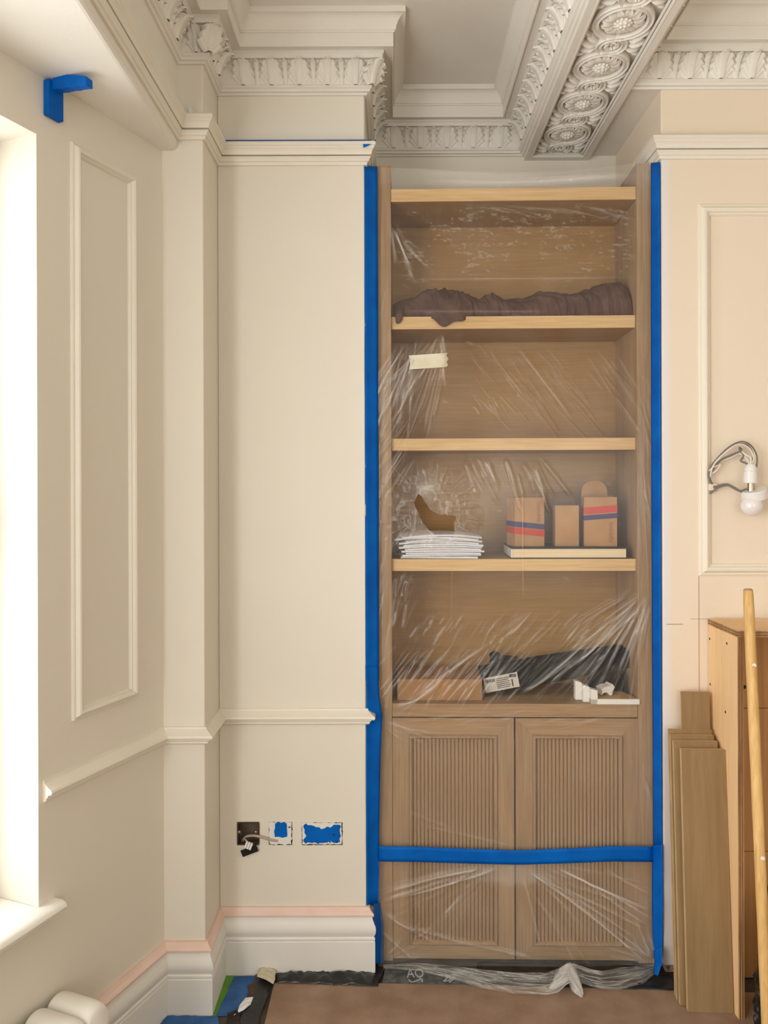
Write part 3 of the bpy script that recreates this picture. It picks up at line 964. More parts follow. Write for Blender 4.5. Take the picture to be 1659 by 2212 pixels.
t, Mx, w, dp, h = carton(1103, 1175, 1074, 0.10, 0.16, 0.075, 'small brown carton with navy stripe above red, beside the paper pile')
carton_body(t, Mx, w, dp, h, False)
stripe(t, Mx, w, dp, h * 0.34, h * 0.45, M['navy'], 0.012); stripe(t, Mx, w, dp, h * 0.20, h * 0.33, M['red'], 0.012)
print_block(t, Mx, w - 0.028, w - 0.010, h * 0.5, h * 0.92, -dp, 14, mat('brown_print', lin(150, 100, 66), 0.8))
t, Mx, w, dp, h = carton(1200, 1253, 1092, 0.085, -0.06, 0.085, 'plain small brown carton with its dark flap open, the middle one')
carton_body(t, Mx, w, dp, h, True)
MB().prism([(-w, 0, h), (w, 0, h), (w * 0.8, 0.004, h + 0.042), (w * 0.2, 0.004, h + 0.056), (-w * 0.9, 0.004, h + 0.05)], (0, 0.0015, 0), 0, Mx @ Matrix.Translation((0, dp - 0.003, 0))).build('flap', mat('dark_card', lin(110, 76, 48), 0.85), t)
t, Mx, w, dp, h = carton(1264, 1338, 1074, 0.105, -0.12, 0.075, 'small brown carton with red stripe above navy and rounded flap up')
carton_body(t, Mx, w, dp, h, True)
stripe(t, Mx, w, dp, h * 0.70, h * 0.84, M['red'], -0.010); stripe(t, Mx, w, dp, h * 0.58, h * 0.68, M['navy'], -0.010)
print_block(t, Mx, w - 0.030, w - 0.012, h * 0.08, h * 0.5, -dp, 14, bpy.data.materials['brown_print'])
pts = [(-w, 0, h)] + [(-w + 2 * w * 0.82 * (1 - math.cos(a)) / 2 + 0.0, 0, h + 0.062 * math.sin(a) ** 0.6) for a in [math.pi * k / 10 for k in range(1, 10)]] + [(w * 0.64, 0, h)]
MB().prism(pts, (0, 0.0015, 0), 0, Mx @ Matrix.Translation((0, dp - 0.003, 0)) @ Matrix.Rotation(0.02, 4, 'X')).build('flap', M['card'], t)

# counter: cardboard box, long black box with a label, moulding samples
x0, x1 = BL(858, 1480, 0.05).x, BL(1041, 1480, 0.05).x
zc = zct + 0.0005
hb = BL(950, 1466, 0.05).z - zc
t = thing('cardboard_box', MB_ @ Vector(((x0 + x1) / 2, 0.13, zc)), 'low brown cardboard box with clear tape at the left of the counter', 'box')
MB().box(x0, x1, 0.04, 0.25, zc, zc + hb, 0, MB_).build('carton', mat('dull_cardboard', lin(158, 118, 78), 0.85, lin(170, 130, 90), 10), t, bevel=0.002)
MB().box(x0 + 0.14, x0 + 0.20, 0.039, 0.251, zc + 0.02, zc + hb + 0.0006, 0, MB_).build('parcel_tape', mat('parcel_tape', lin(172, 122, 70), 0.35), t)

# long black box leaning on something: lower left end to raised right end
hl = [BL(1042, 1440, 0.06), BL(1120, 1500, 0.06)]
bxL = BL(1044, 1505, 0.06); bxR = BL(1364, 1443, 0.06)
an = math.atan2(bxR.z - bxL.z, bxR.x - bxL.x)
LL = math.hypot(bxR.x - bxL.x, bxR.z - bxL.z)
Mx = MB_ @ Matrix.Translation((bxL.x + 0.012, 0.10, zc + 0.002)) @ Matrix.Rotation(-an, 4, 'Y')
t = thing('black_carton', Mx @ Vector((0, 0, 0)), 'long black carton tilted across the counter with a white sticker', 'carton')
MB().prism([(0, 0, 0), (LL, 0, 0), (LL, 0, 0.066), (LL * 0.42, 0, 0.082), (0.0, 0, 0.088)], (0, 0.12, 0), 0, Mx).build('carton', M['blackcard'], t, bevel=0.003)
MB().box(0.004, 0.134, -0.0012, 0, 0.010, 0.066, 0, Mx).build('sticker', mat('sticker_white', lin(214, 206, 194), 0.6), t)
r = MB()
for k in range(6): r.box(0.05, 0.098 + 0.004 * (k % 2), -0.0018, -0.0012, 0.018 + k * 0.007, 0.0205 + k * 0.007, 0, Mx)
for k in range(11): r.box(0.010 + k * 0.0034, 0.0118 + k * 0.0034 + 0.0008 * (k % 3), -0.0018, -0.0012, 0.046, 0.058, 0, Mx)
r.box(0.103, 0.128, -0.0018, -0.0012, 0.050, 0.062, 0, Mx)
r.box(0.108, 0.112, -0.0018, -0.0012, 0.016, 0.044, 0, Mx)
r.build('printed_text', M['dark'], t)
# bracket-like end of black wrapping behind it
MB().prism([(0.05, 0.12, 0.085), (0.055, 0.12, 0.12), (0.08, 0.12, 0.128), (0.10, 0.12, 0.105), (0.16, 0.12, 0.088)], (0, 0.03, 0), 0, Mx).build('torn_flap', M['blackcard'], t)
# support under the raised end
xx = BL(1310, 1500, 0.1).x
o = MB().box(xx - 0.05, xx + 0.07, 0.10, 0.20, zc, zc + math.tan(an) * (xx - bxL.x - 0.055), 0, MB_).build('black_block', M['blackcard'], bevel=0.003)
tag(o, 'dark block under the raised end of the long black carton', 'block')

# moulding samples
Mb = MB_ @ Matrix.Translation((BL(1276, 1520, 0.0).x, -0.006, zc))
wS = BL(1381, 1520).x - BL(1276, 1520).x
t = thing('moulding_sample', Mb @ Vector((0, 0, 0)), 'white lacquered board sample with stepped moulding at the counter edge', 'moulding sample')
MB().prism([(0, 0, 0), (wS, 0, 0), (wS - 0.035, 0.11, 0), (0.0, 0.11, 0)], (0, 0, 0.019), 0, Mb).build('board', M['sample'], t, bevel=0.001)
MB().prism([(0.022, 0.004, 0.0192), (wS - 0.003, 0.004, 0.0192), (wS - 0.037, 0.108, 0.0192), (0.022, 0.108, 0.0192)], (0, 0, 0.0008), 0, Mb).build('mdf_face', M['mdf'], t)
st = [(0.0, 0.0), (0.024, 0.0), (0.024, 0.050), (0.004, 0.055), (0.0, 0.054)]
MB().prism([(x, 0.0, z) for x, z in st], (0, 0.03, 0), 0, Mb).build('moulding_step', M['sample'], t, bevel=0.001)
MB().prism([(x - 0.022, 0.030, z * 1.12) for x, z in st], (0, 0.03, 0), 0, Mb).build('moulding_step', M['sample'], t, bevel=0.001)
MB().prism([(x - 0.044, 0.060, z * 1.28) for x, z in st], (0, 0.03, 0), 0, Mb).build('moulding_step', M['sample'], t, bevel=0.001)
Mo = Mb @ Matrix.Translation((0.045, 0.035, 0.0202)) @ Matrix.Rotation(0.25, 4, 'Z')
og = [(0.000, 0.004), (0.012, 0.012), (0.026, 0.012), (0.036, 0.000), (0.046, 0.002), (0.047, 0.014), (0.056, 0.030), (0.047, 0.042), (0.038, 0.036), (0.026, 0.035), (0.012, 0.030), (0.002, 0.026), (0.006, 0.016)]
o = MB().prism([(x, 0, z) for x, z in og], (0, 0.045, 0), 0, Mo).build('moulding_offcut', M['sample'], bevel=0.001)
tag(o, 'small white ogee moulding offcut on the board sample', 'moulding sample')

# ------------------------------------------------------------------ clear film over the bookcase
rng = np.random.RandomState(3)


class Film:
    def __init__(s, x0, x1, y0, y1, step):
        s.nx = int((x1 - x0) / step) + 1; s.ny = int((y1 - y0) / step) + 1
        s.X, s.Y = np.meshgrid(np.linspace(x0, x1, s.nx), np.linspace(y0, y1, s.ny))
        s.h = np.zeros_like(s.X); s.d = np.zeros_like(s.X)     # haze with painted wrinkle highlights, displacement towards the room

    def ridge(s, x0, y0, x1, y1, w, hz, dp, bend=0.0):
        L = math.hypot(x1 - x0, y1 - y0)
        if L < 1: return
        tx, ty = (x1 - x0) / L, (y1 - y0) / L
        m = w * 4 + abs(bend)
        bx0, bx1 = min(x0, x1) - m, max(x0, x1) + m; by0, by1 = min(y0, y1) - m, max(y0, y1) + m
        gx, gy = s.X[0], s.Y[:, 0]
        i0, i1 = np.searchsorted(gx, bx0), np.searchsorted(gx, bx1); j0, j1 = np.searchsorted(gy, by0), np.searchsorted(gy, by1)
        if i1 <= i0 or j1 <= j0: return
        X = s.X[j0:j1, i0:i1] - x0; Y = s.Y[j0:j1, i0:i1] - y0
        u = (X * tx + Y * ty) / L; v = -X * ty + Y * tx - bend * 4 * u * (1 - u)
        tap = np.clip(np.minimum(u, 1 - u) * 4, 0, 1) * ((u > 0) & (u < 1))
        tap = tap * tap * (3 - 2 * tap)
        s.h[j0:j1, i0:i1] += hz * tap * np.exp(-(v / w) ** 2)  # crease whitening, with wrinkle highlights put into the film's opacity
        ww = w * 2.2
        s.d[j0:j1, i0:i1] += dp * tap * np.exp(-(v / ww) ** 2)

    def fan(s, cx, cy, a0, a1, r0, r1, n, w, hz, dp, jit=6):
        for k in range(n):
            a = math.radians(a0 + (a1 - a0) * (k + rng.rand()) / n)
            ra = r0 * (0.6 + 0.9 * rng.rand()); rb = ra + (r1 - r0) * (0.35 + 0.65 * rng.rand())
            ox, oy = rng.uniform(-jit, jit, 2)
            w_ = 0.75; s.ridge(cx + ox + ra * math.cos(a), cy + oy + ra * math.sin(a), cx + ox + rb * math.cos(a), cy + oy + rb * math.sin(a),
                    w_ * w * (0.5 + 0.9 * rng.rand()), hz * (0.3 + 0.9 * rng.rand()), 0.6 * dp * (0.4 + rng.rand()), rng.uniform(-4, 4))

    def streaks(s, x0, x1, y0, y1, ang, dang, lmin, lmax, n, w, hz, dp):
        for k in range(n):
            x, y = rng.uniform(x0, x1), rng.uniform(y0, y1)
            a = math.radians(ang + rng.uniform(-dang, dang)); L = rng.uniform(lmin, lmax)
            s.ridge(x, y, x + L * math.cos(a), y + L * math.sin(a), 0.75 * w * (0.5 + 0.9 * rng.rand()), hz * (0.25 + rng.rand()), 0.6 * dp * (0.4 + rng.rand()), rng.uniform(-2, 2))

    def build(s, name, mt, depth, hole=None, edge=None):
        X, Y = s.X, s.Y
        n = MB_.to_3x3() @ Vector((0, 1, 0)); nx = s.nx; ny = s.ny
        # vectorised ray / plane intersection, then move along the view ray's plane normal
        u = X - CX; v = Y - CY
        uu = u - ROLL * v; vv = v + ROLL * u
        rx, ry, rz = uu / F, np.ones_like(uu), -vv / F
        p0 = MB_ @ Vector((0, depth, 0))
        dsp = s.d
        t = ((p0.x * n.x + p0.y * n.y) / (rx * n.x + ry * n.y))
        V = np.stack([rx * t - n.x * dsp, t - n.y * dsp, CAMZ + rz * t], -1).reshape(-1, 3)
        idx = np.arange(nx * ny).reshape(ny, nx)
        q = np.stack([idx[:-1, :-1], idx[:-1, 1:], idx[1:, 1:], idx[1:, :-1]], -1).reshape(-1, 4)
        cxs = (X[:-1, :-1] + X[1:, 1:]) / 2; cys = (Y[:-1, :-1] + Y[1:, 1:]) / 2
        keep = np.ones(cxs.shape, bool)
        if hole is not None:
            ins = np.zeros(cxs.shape, bool); m = len(hole)
            for i in range(m):
                x1, y1 = hole[i]; x2, y2 = hole[(i + 1) % m]
                c = ((y1 > cys) != (y2 > cys)) & (cxs < (x2 - x1) * (cys - y1) / (y2 - y1 + 1e-9) + x1)
                ins ^= c
            keep &= ~ins
        if edge is not None: keep &= edge(cxs, cys)
        q = q[keep.ravel()]
        used = np.unique(q); remap = -np.ones(nx * ny, int); remap[used] = np.arange(len(used))
        q = remap[q]; V = V[used]
        me = bpy.data.meshes.new(name)
        me.vertices.add(len(V)); me.vertices.foreach_set('co', V.astype(np.float32).ravel())
        me.loops.add(q.size); me.loops.foreach_set('vertex_index', q.astype(np.int32).ravel())
        me.polygons.add(len(q)); me.polygons.foreach_set('loop_start', np.arange(0, q.size, 4, dtype=np.int32))
        me.polygons.foreach_set('loop_total', np.full(len(q), 4, np.int32))
        me.update(calc_edges=True)
        me.polygons.foreach_set('use_smooth', [True] * len(q))
        at = me.attributes.new('haze', 'FLOAT', 'POINT')
        at.data.foreach_set('value', np.clip(s.h, 0, 0.9).astype(np.float32).ravel()[used])
        me.materials.append(mt)
        o = bpy.data.objects.new(name, me); COL.objects.link(o)
        return o


def cr(x, y): return (780 + 0.41 * x, 720 + 0.41 * y)


fm = Film(817, 1412, 348, 1862, 1.8)
X, Y = fm.X, fm.Y
# broad milky zones and slack
fm.h += 0.035 * vnoise(X / 60, Y / 60, 1) + 0.02 * vnoise(X / 14, Y / 14, 2)
fm.d += 0.006 * vnoise(X / 120, Y / 160, 3) - 0.003
fm.h += 0.22 * np.clip((X - 1350) / 45, 0, 1) * np.clip((450 - Y) / 70, 0, 1) * (0.6 + 0.6 * vnoise(X / 6, Y / 6, 9))
# scuffed flecks over the top bay
fl = np.clip(vnoise(X / 13, Y / 4.5, 11) * vnoise(X / 4.5, Y / 2.2, 12) * (0.35 + vnoise(X / 60, Y / 45, 13)) * 5 - 1.75, 0, 1)
fm.h += 0.20 * fl * np.clip((X - 850) / 20, 0, 1) * np.clip((1375 - X) / 20, 0, 1) * np.clip((Y - 435) / 20, 0, 1) * np.clip((640 - Y) / 60, 0, 1)
fl = np.clip(vnoise(X / 30, Y / 9, 21) * vnoise(X / 8, Y / 4, 22) * 3 - 1.9, 0, 1)
fm.h += 0.16 * fl
# sagging folds under the top edge
for k, (y0, y1, b) in enumerate(((362, 352, 20), (368, 358, 26), (374, 366, 30), (392, 372, 16), (366, 380, 12))):
    fm.ridge(838, y0, 1408, y1, 3 + k, 0.16, 0.006, b)
fm.h += 0.10 * np.clip((405 - Y) / 12, 0, 1)
fm.streaks(1010, 1300, 440, 450, 12, 6, 60, 150, 16, 1.5, 0.14, 0.003)
# left, upper: fan from the stile
fm.fan(842, 470, 58, 88, 20, 170, 13, 2.0, 0.24, 0.004)
fm.fan(850, 500, 35, 60, 20, 120, 8, 1.8, 0.12, 0.003)
# horizontal fold line of the sheet, vertical seam
fm.ridge(845, 604, 1385, 599, 1.1, 0.22, 0.001)
fm.ridge(845, 672, 1200, 672, 1.0, 0.14, 0.001)
fm.ridge(1129, 1036, 1130, 1310, 1.1, 0.32, 0.001); fm.ridge(975, 990, 975, 1400, 1.0, 0.12, 0.001)
# fan over shelf two, pulled to the left stile
fm.fan(965, 700, 100, 138, 40, 300, 34, 2.0, 0.19, 0.005, 16)
fm.fan(900, 690, 95, 125, 60, 330, 44, 2.0, 0.20, 0.005, 18)
fm.streaks(822, 900, 880, 1000, 122, 8, 60, 150, 30, 2.2, 0.18, 0.005)
fm.ridge(950, 725, 962, 840, 2.0, 0.45, 0.003); fm.ridge(955, 722, 960, 765, 2.5, 0.4, 0.003)
fm.streaks(1000, 1340, 740, 860, 52, 7, 30, 150, 60, 1.3, 0.11, 0.002)
fm.ridge(1112, 742, 1240, 910, 2.4, 0.22, 0.003); fm.ridge(1165, 985, 1240, 1080, 2.0, 0.2, 0.003)
fm.streaks(1020, 1080, 850, 880, 58, 6, 20, 40, 14, 1.6, 0.16, 0.003)
# shelf three: crumpled around the tear
fm.streaks(980, 1180, 985, 1020, 68, 10, 50, 120, 22, 3.0, 0.16, 0.005)
dist = np.sqrt(((X - 930) / 1.15) ** 2 + ((Y - 1110) / 1.0) ** 2)
near = np.clip((118 - dist) / 80, 0, 1)
rg = 1 - np.abs(vnoise(X / 13 + 0.4 * vnoise(X / 9, Y / 9, 31), Y / 17, 32) * 2 - 1)
rg2 = 1 - np.abs(vnoise(X / 6, Y / 9, 33) * 2 - 1)
fm.h += near * (0.06 + 0.22 * rg ** 8 + 0.16 * rg2 ** 9); fm.d += near * (0.006 * rg ** 3 + 0.002 * rg2)
fm.fan(930, 1105, 0, 360, 45, 120, 40, 1.5, 0.12, 0.004, 8)
fm.h += 0.30 * np.exp(-((X - 925) / 26) ** 2 - ((Y - 1052) / 26) ** 2) * (0.4 + rg)
fm.h += 0.26 * np.exp(-((X - 950) / 75) ** 2 - ((Y - 1165) / 26) ** 2)
fm.h += 0.12 * np.exp(-((X - 1060) / 70) ** 2 - ((Y - 1060) / 60) ** 2)
fm.h += 0.10 * np.exp(-((X - 1230) / 170) ** 2 - ((Y - 1060) / 80) ** 2)
# lower bay: fan from the right stile, long pulls to the left
fm.fan(1412, 1262, 95, 150, 40, 330, 46, 2.2, 0.17, 0.005, 10)
fm.streaks(1090, 1340, 1320, 1352, 132, 6, 40, 100, 46, 1.7, 0.17, 0.004)
fm.streaks(900, 1130, 1325, 1375, 118, 10, 20, 60, 40, 1.6, 0.14, 0.003)
fm.streaks(860, 1150, 1380, 1445, 125, 9, 60, 160, 70, 1.7, 0.17, 0.004)
fm.streaks(1130, 1340, 1390, 1450, 133, 6, 50, 130, 40, 1.6, 0.16, 0.003)
for a in ((1062, 1388, 905, 1500), (1040, 1395, 850, 1552), (1320, 1330, 1130, 1500), (1396, 1300, 1180, 1480), (1250, 1410, 1120, 1500), (960, 1470, 848, 1530), (1380, 1290, 1240, 1440)):
    fm.ridge(*a, 2.4, 0.34, 0.006, rng.uniform(-8, 8))
fm.streaks(850, 900, 1230, 1300, 100, 12, 40, 100, 16, 2.2, 0.12, 0.004)
fm.streaks(860, 1340, 1525, 1560, 170, 10, 40, 120, 26, 1.4, 0.13, 0.002)
fm.fan(815, 1555, 10, 40, 10, 150, 10, 1.8, 0.16, 0.003)
fm.streaks(818, 845, 560, 1500, 100, 12, 60, 160, 30, 2.0, 0.12, 0.004)
fm.streaks(1378, 1406, 700, 1100, 80, 8, 60, 180, 14, 1.8, 0.14, 0.004)
fm.h += 0.06 * np.clip((Y - 1560) / 40, 0, 1)
fm.streaks(1380, 1405, 1600, 1700, 75, 10, 60, 140, 6, 3, 0.1, 0.004)
fm.ridge(900, 1780, 1130, 1832, 1.2, 0.2, 0.002); fm.ridge(860, 1745, 1000, 1800, 1.2, 0.14, 0.002)
hole = [cr(*p) for p in ((300, 845), (318, 858), (332, 882), (345, 900), (362, 926), (375, 935), (398, 950), (430, 955), (470, 958), (500, 962), (502, 975), (492, 992), (488, 1012), (493, 1040), (484, 1072), (455, 1092), (420, 1082), (392, 1066), (365, 1040), (340, 1015), (320, 990), (308, 962), (300, 940), (290, 922), (278, 895), (290, 868))]


def top_edge(x, y):
    return y > np.interp(x, [817, 845, 950, 1120, 1250, 1340, 1385, 1412], [362, 362, 367, 372, 366, 357, 349, 349])


fo = fm.build('dust_sheet', M['film'], -0.014, hole, top_edge)
tag(fo, 'clear creased plastic dust sheet stretched over the bookcase shelves with a torn hole', 'dust sheet')

# lower flap of film, below the horizontal tape
f2 = Film(817, 1414, 1850, 2077, 1.9)
X, Y = f2.X, f2.Y
f2.h += 0.05 + 0.05 * vnoise(X / 50, Y / 40, 41) + 0.03 * vnoise(X / 12, Y / 12, 42)
f2.d += 0.012 * vnoise(X / 90, Y / 60, 43) + 0.020 * np.clip((Y - 1880) / 200, 0, 1)
f2.h += 0.22 * np.clip(1 - np.abs(X - 1110) / 190, 0, 1) * np.clip((1896 - Y + 20 * (1 - np.abs(X - 1110) / 190)) / 14, 0, 1)
for a in ((1120, 1868, 1400, 2080, 0.5), (1190, 1868, 1410, 1965, 0.45), (1200, 1872, 1412, 1985, 0.4), (1150, 1880, 1385, 2030, 0.3), (1090, 1868, 850, 1935, 0.5), (1060, 1872, 830, 1925, 0.4), (1000, 1890, 820, 1945, 0.3),
          (1125, 1875, 1170, 2060, 0.22), (820, 1960, 960, 2040, 0.25), (822, 1975, 1180, 2066, 0.2), (1240, 1880, 1412, 2000, 0.25), (1180, 1900, 1410, 2010, 0.22), (820, 2000, 900, 2070, 0.2), (1300, 1870, 1412, 1930, 0.22)):
    f2.ridge(*a[:4], 2.2, a[4], 0.006, rng.uniform(-10, 10))
f2.fan(1118, 1862, 10, 60, 60, 330, 22, 1.6, 0.16, 0.004, 20)
f2.fan(1080, 1862, 125, 172, 60, 300, 22, 1.6, 0.15, 0.004, 20)
f2.fan(1412, 2070, 190, 260, 10, 120, 14, 2.2, 0.2, 0.005)
f2.fan(820, 2070, -60, 5, 10, 160, 12, 1.8, 0.14, 0.004)
f2.h += 0.12 * np.clip((X - 1340) / 70, 0, 1) * np.clip((Y - 1990) / 60, 0, 1)
fo2 = f2.build('dust_sheet', M['film'], -0.017)
tag(fo2, 'loose clear plastic flap hanging below the horizontal blue tape', 'dust sheet')

# gathered hem with a knot, lying on the floor in front of the doors
topc = [(826, 2084), (900, 2080), (960, 2085), (1040, 2094), (1110, 2101), (1180, 2101), (1206, 2092), (1222, 2083), (1240, 2081), (1270, 2092), (1300, 2098), (1340, 2090), (1390, 2086), (1418, 2082)]
botc = [(834, 2092), (900, 2097), (960, 2110), (1040, 2134), (1110, 2146), (1180, 2149), (1206, 2144), (1222, 2128), (1240, 2118), (1270, 2128), (1300, 2136), (1340, 2138), (1390, 2124), (1420, 2100)]
NXH, NTH = 200, 40
V, hz = [], []
rows = []
for i in range(NXH):
    s_ = i / (NXH - 1); px = 828 + (1419 - 828) * s_
    pt = float(np.interp(px, [p[0] for p in topc], [p[1] for p in topc])); pb = float(np.interp(px, [p[0] for p in botc], [p[1] for p in botc]))
    row = []
    pinch = math.exp(-((px - 1228) / 22) ** 2)
    for j in range(NTH):
        tt = j / (NTH - 1)
        py = pt + (pb - pt) * tt
        fold0 = math.sin(tt * 13 + 3.0 * math.sin(px * 0.007) + px * 0.014) + 0.7 * math.sin(tt * 27 + px * 0.019 + 2 * math.sin(px * 0.011) + 1.3)
        qn = Vector((px * 0.010, tt * 4.5 + 0.9 * math.sin(px * 0.009) - px * 0.004, 0.7))
        r1, r2 = 1 - 2.2 * abs(mnoise.noise(qn)), 1 - 2.2 * abs(mnoise.noise(qn * 2.3 + Vector((4, 1, 2))))
        fold = 0.35 * fold0 + 0.9 * max(0, r1) ** 2 + 0.7 * max(0, r2) ** 2 - 0.4
        zf = 0.006 + 0.018 * (0.5 + 0.3 * fold) + 0.028 * (1 - tt) ** 2 + 0.030 * pinch
        Yd = 2.835 - 0.02 * (px - 828) / 590
        c = onfloor(px, py, zf)
        if c.y > Yd - 0.012:
            c = P(px, py, Yd - 0.012 - 0.006 * fold - 0.006)
        row.append(c)
        V.append(0.09 + 0.30 * max(0, r1) ** 5 + 0.24 * max(0, r2) ** 6 + 0.12 * max(0, mnoise.noise(Vector((px * 0.012, tt * 2, 5)))) * 2 + 0.06 * tt + 0.25 * pinch + 0.14 * (1 if j in (0, NTH - 1) else 0) + 0.16 * mnoise.noise(Vector((px * 0.02, tt * 9, 0))))
    rows.append(row)
hm = MB().grid(rows).build('gathered_hem', M['hem'], fo2, smooth=True, angle=180)
at = hm.data.attributes.new('haze', 'FLOAT', 'POINT'); at.data.foreach_set('value', np.clip(np.array(V), 0, 0.85).astype(np.float32))
# knot and its tails
k = MB()


def twist(pts, rad, n=18, flut=0.28, seed=0):
    rows = []
    L = len(pts)
    for i, (px, py, zf) in enumerate(pts):
        c = onfloor(px, py, zf) if py > 2086 else P(px, py, 2.79)
        row = []
        for q in range(n):
            a = 2 * math.pi * q / n
            rr = rad[i] * (1 + flut * math.sin(a * 4 + i * 0.5 + seed) + 0.15 * math.sin(a * 7 + i))
            row.append(c + Vector((math.cos(a) * rr, -0.2 * math.sin(a) * rr, abs(math.sin(a)) * 0.2 * rr + math.sin(a) * rr * 0.6)))
        rows.append(row)
    return rows


def dens(pts, n):
    t = np.linspace(0, len(pts) - 1, n)
    return [tuple(float(np.interp(q, range(len(pts)), [p[c] for p in pts])) for c in range(3)) for q in t]


for seed, (pts, rad) in enumerate((([(1188, 2140, 0.012), (1208, 2122, 0.03), (1222, 2100, 0.04), (1234, 2088, 0.045)], (0.010, 0.018)),
                                   ([(1232, 2092, 0.05), (1238, 2112, 0.04), (1244, 2130, 0.03), (1252, 2146, 0.018), (1256, 2154, 0.008)], (0.016, 0.003)))):
    pp = dens(pts, 14)
    rd = [rad[0] + (rad[1] - rad[0]) * i / 13 + 0.008 * math.sin(math.pi * i / 13) for i in range(14)]
    k.grid(twist(pp, rd, seed=seed * 2.1), close=True)
ko = k.build('knot', M['hem'], fo2, smooth=True, angle=180)
at = ko.data.attributes.new('haze', 'FLOAT', 'POINT')
at.data.foreach_set('value', np.array([0.42 + 0.15 * random.random() for _ in ko.data.vertices], np.float32))


# ------------------------------------------------------------------ tapes
def tape_strip(name, pts_l, pts_r, depth, mt, label, cat='tape', wav=0.002, thick=0.0006, n=40, frame='book', group=None, nc=5):
    """strip between a left and a right pixel polyline (matched in order), on the bookcase face at a depth"""
    rows = []
    tl_ = np.linspace(0, 1, n)
    def samp(pts, q):
        ts = np.linspace(0, 1, len(pts))
        return np.interp(q, ts, [p[0] for p in pts]), np.interp(q, ts, [p[1] for p in pts])
    for i, q in enumerate(tl_):
        a = samp(pts_l, q); b = samp(pts_r, q)
        row = []
        for j in range(nc):
            w = j / (nc - 1)
            px, py = a[0] + (b[0] - a[0]) * w, a[1] + (b[1] - a[1]) * w
            dd = depth(w, q) if callable(depth) else depth
            dd -= wav * (mnoise.noise(Vector((px * 0.03, py * 0.02, 1.7))) + 0.5)
            p0 = MB_ @ Vector((0, dd, 0)); nn = MB_.to_3x3() @ Vector((0, 1, 0))
            row.append(onplane(px, py, p0, nn))
        rows.append(row)
    o = MB().grid(rows).build(name, mt, smooth=True, angle=60)
    sd = o.modifiers.new('thick', 'SOLIDIFY'); sd.thickness = thick; sd.offset = 0
    tag(o, label, cat, group)
    return o


ymid = [360, 700, 1100, 1440]
tape_strip('blue_tape', [(787, 358), (787.5, 700), (788.5, 1100), (790, 1470)], [(815, 360), (817, 700), (818, 1100), (819, 1470)], lambda w, q: -0.055 + 0.036 * w ** 0.7, M['blue'], 'long blue tape strip down the left side of the film, upper length')
tape_strip('blue_tape', [(789.5, 1438), (792, 1500), (791, 1560), (791, 1640), (791.5, 1800), (792, 1955)], [(817, 1440), (819, 1500), (826, 1545), (822, 1630), (819, 1800), (820, 1955)], lambda w, q: -0.058 + 0.034 * w ** 0.7, M['blue'], 'blue tape strip at left beside the chair rail end, reaching to the skirting', wav=0.006, nc=7)
tape_strip('blue_tape', [(808, 1952), (810, 2020), (810, 2081)], [(822, 1950), (829, 2000), (829, 2081)], lambda w, q: -0.080 + 0.058 * w, M['blue'], 'short blue tape strip beside the left skirting at the floor', wav=0.003)
tape_strip('blue_tape', [(1406, 352), (1406, 700), (1407, 1100), (1409, 1500), (1411, 1835)], [(1425, 350), (1426, 700), (1427, 1100), (1428, 1500), (1430, 1835)], lambda w, q: -0.022 - 0.050 * w, M['blue'], 'long blue tape strip down the right side of the film')
tape_strip('blue_tape', [(1409, 1826), (1408, 1900), (1408, 2000), (1410, 2070)], [(1431, 1824), (1432, 1900), (1432, 2000), (1430, 2060)], lambda w, q: -0.028 - 0.050 * w, M['blue'], 'lower blue tape strip at right overlapping the horizontal tape end', wav=0.004)
tape_strip('blue_tape', [(1412, 2052), (1414, 2080), (1411, 2103)], [(1431, 2045), (1430, 2080), (1421, 2108)], lambda w, q: -0.060 - 0.035 * w - 0.02 * q, M['blue'], 'twisted blue tape tail hanging at the lower right corner of the film', wav=0.012)
tape_strip('blue_tape', [(818, 1828), (900, 1829), (1000, 1833), (1118, 1837), (1220, 1833), (1320, 1828), (1412, 1829)], [(818, 1861), (900, 1862), (1000, 1865), (1118, 1868), (1220, 1865), (1320, 1861), (1412, 1862)], -0.032, M['blue'], 'horizontal blue tape band across both reeded doors', wav=0.003)
tr2 = [(968, 764), (964, 768), (968, 774), (966, 781), (969, 788), (966, 793)]
tape_strip('masking_tape', [(883, 768), (886, 783), (884, 798)], [(967, 762), (964, 768), (969, 775), (965, 782), (968, 789), (964, 793)], -0.030, M['cream_tape'], 'short torn piece of cream masking tape stuck on the film', wav=0.001)

# ------------------------------------------------------------------ sockets on the left pier
hx0, hx1, hz0, hz1 = HOLE
t = thing('socket_box', ((hx0 + hx1) / 2, YP + 0.04, hz0), 'open rusty metal socket box in the left pier with loose cable', 'socket box')
r = MB()
e = 0.0012
r.box(hx0 + e, hx1 - e, YP + 0.040, YP + 0.043, hz0 + e, hz1 - e)
r.box(hx0 + e, hx0 + 2 * e, YP - 0.001, YP + 0.043, hz0 + e, hz1 - e); r.box(hx1 - 2 * e, hx1 - e, YP - 0.001, YP + 0.043, hz0 + e, hz1 - e)
r.box(hx0 + e, hx1 - e, YP - 0.001, YP + 0.043, hz0 + e, hz0 + 2 * e); r.box(hx0 + e, hx1 - e, YP - 0.001, YP + 0.043, hz1 - 2 * e, hz1 - e)
r.build('metal_box', M['metal'], t)
for px in (517, 553):
    c = P(px, 1797, YP + 0.004)
    lug = MB().box(c.x - 0.006, c.x + 0.006, YP + 0.002, YP + 0.005, c.z - 0.006, c.z + 0.006).build('fixing_lug', M['metal'], t)
    MB().lathe([(0.0, 0.002), (0.0035, 0.001), (0.004, 0)], 12, 0, Matrix.Translation((c.x, YP + 0.002, c.z)) @ Matrix.Rotation(math.pi / 2, 4, 'X')).build('screw', M['brass'], lug, smooth=True)


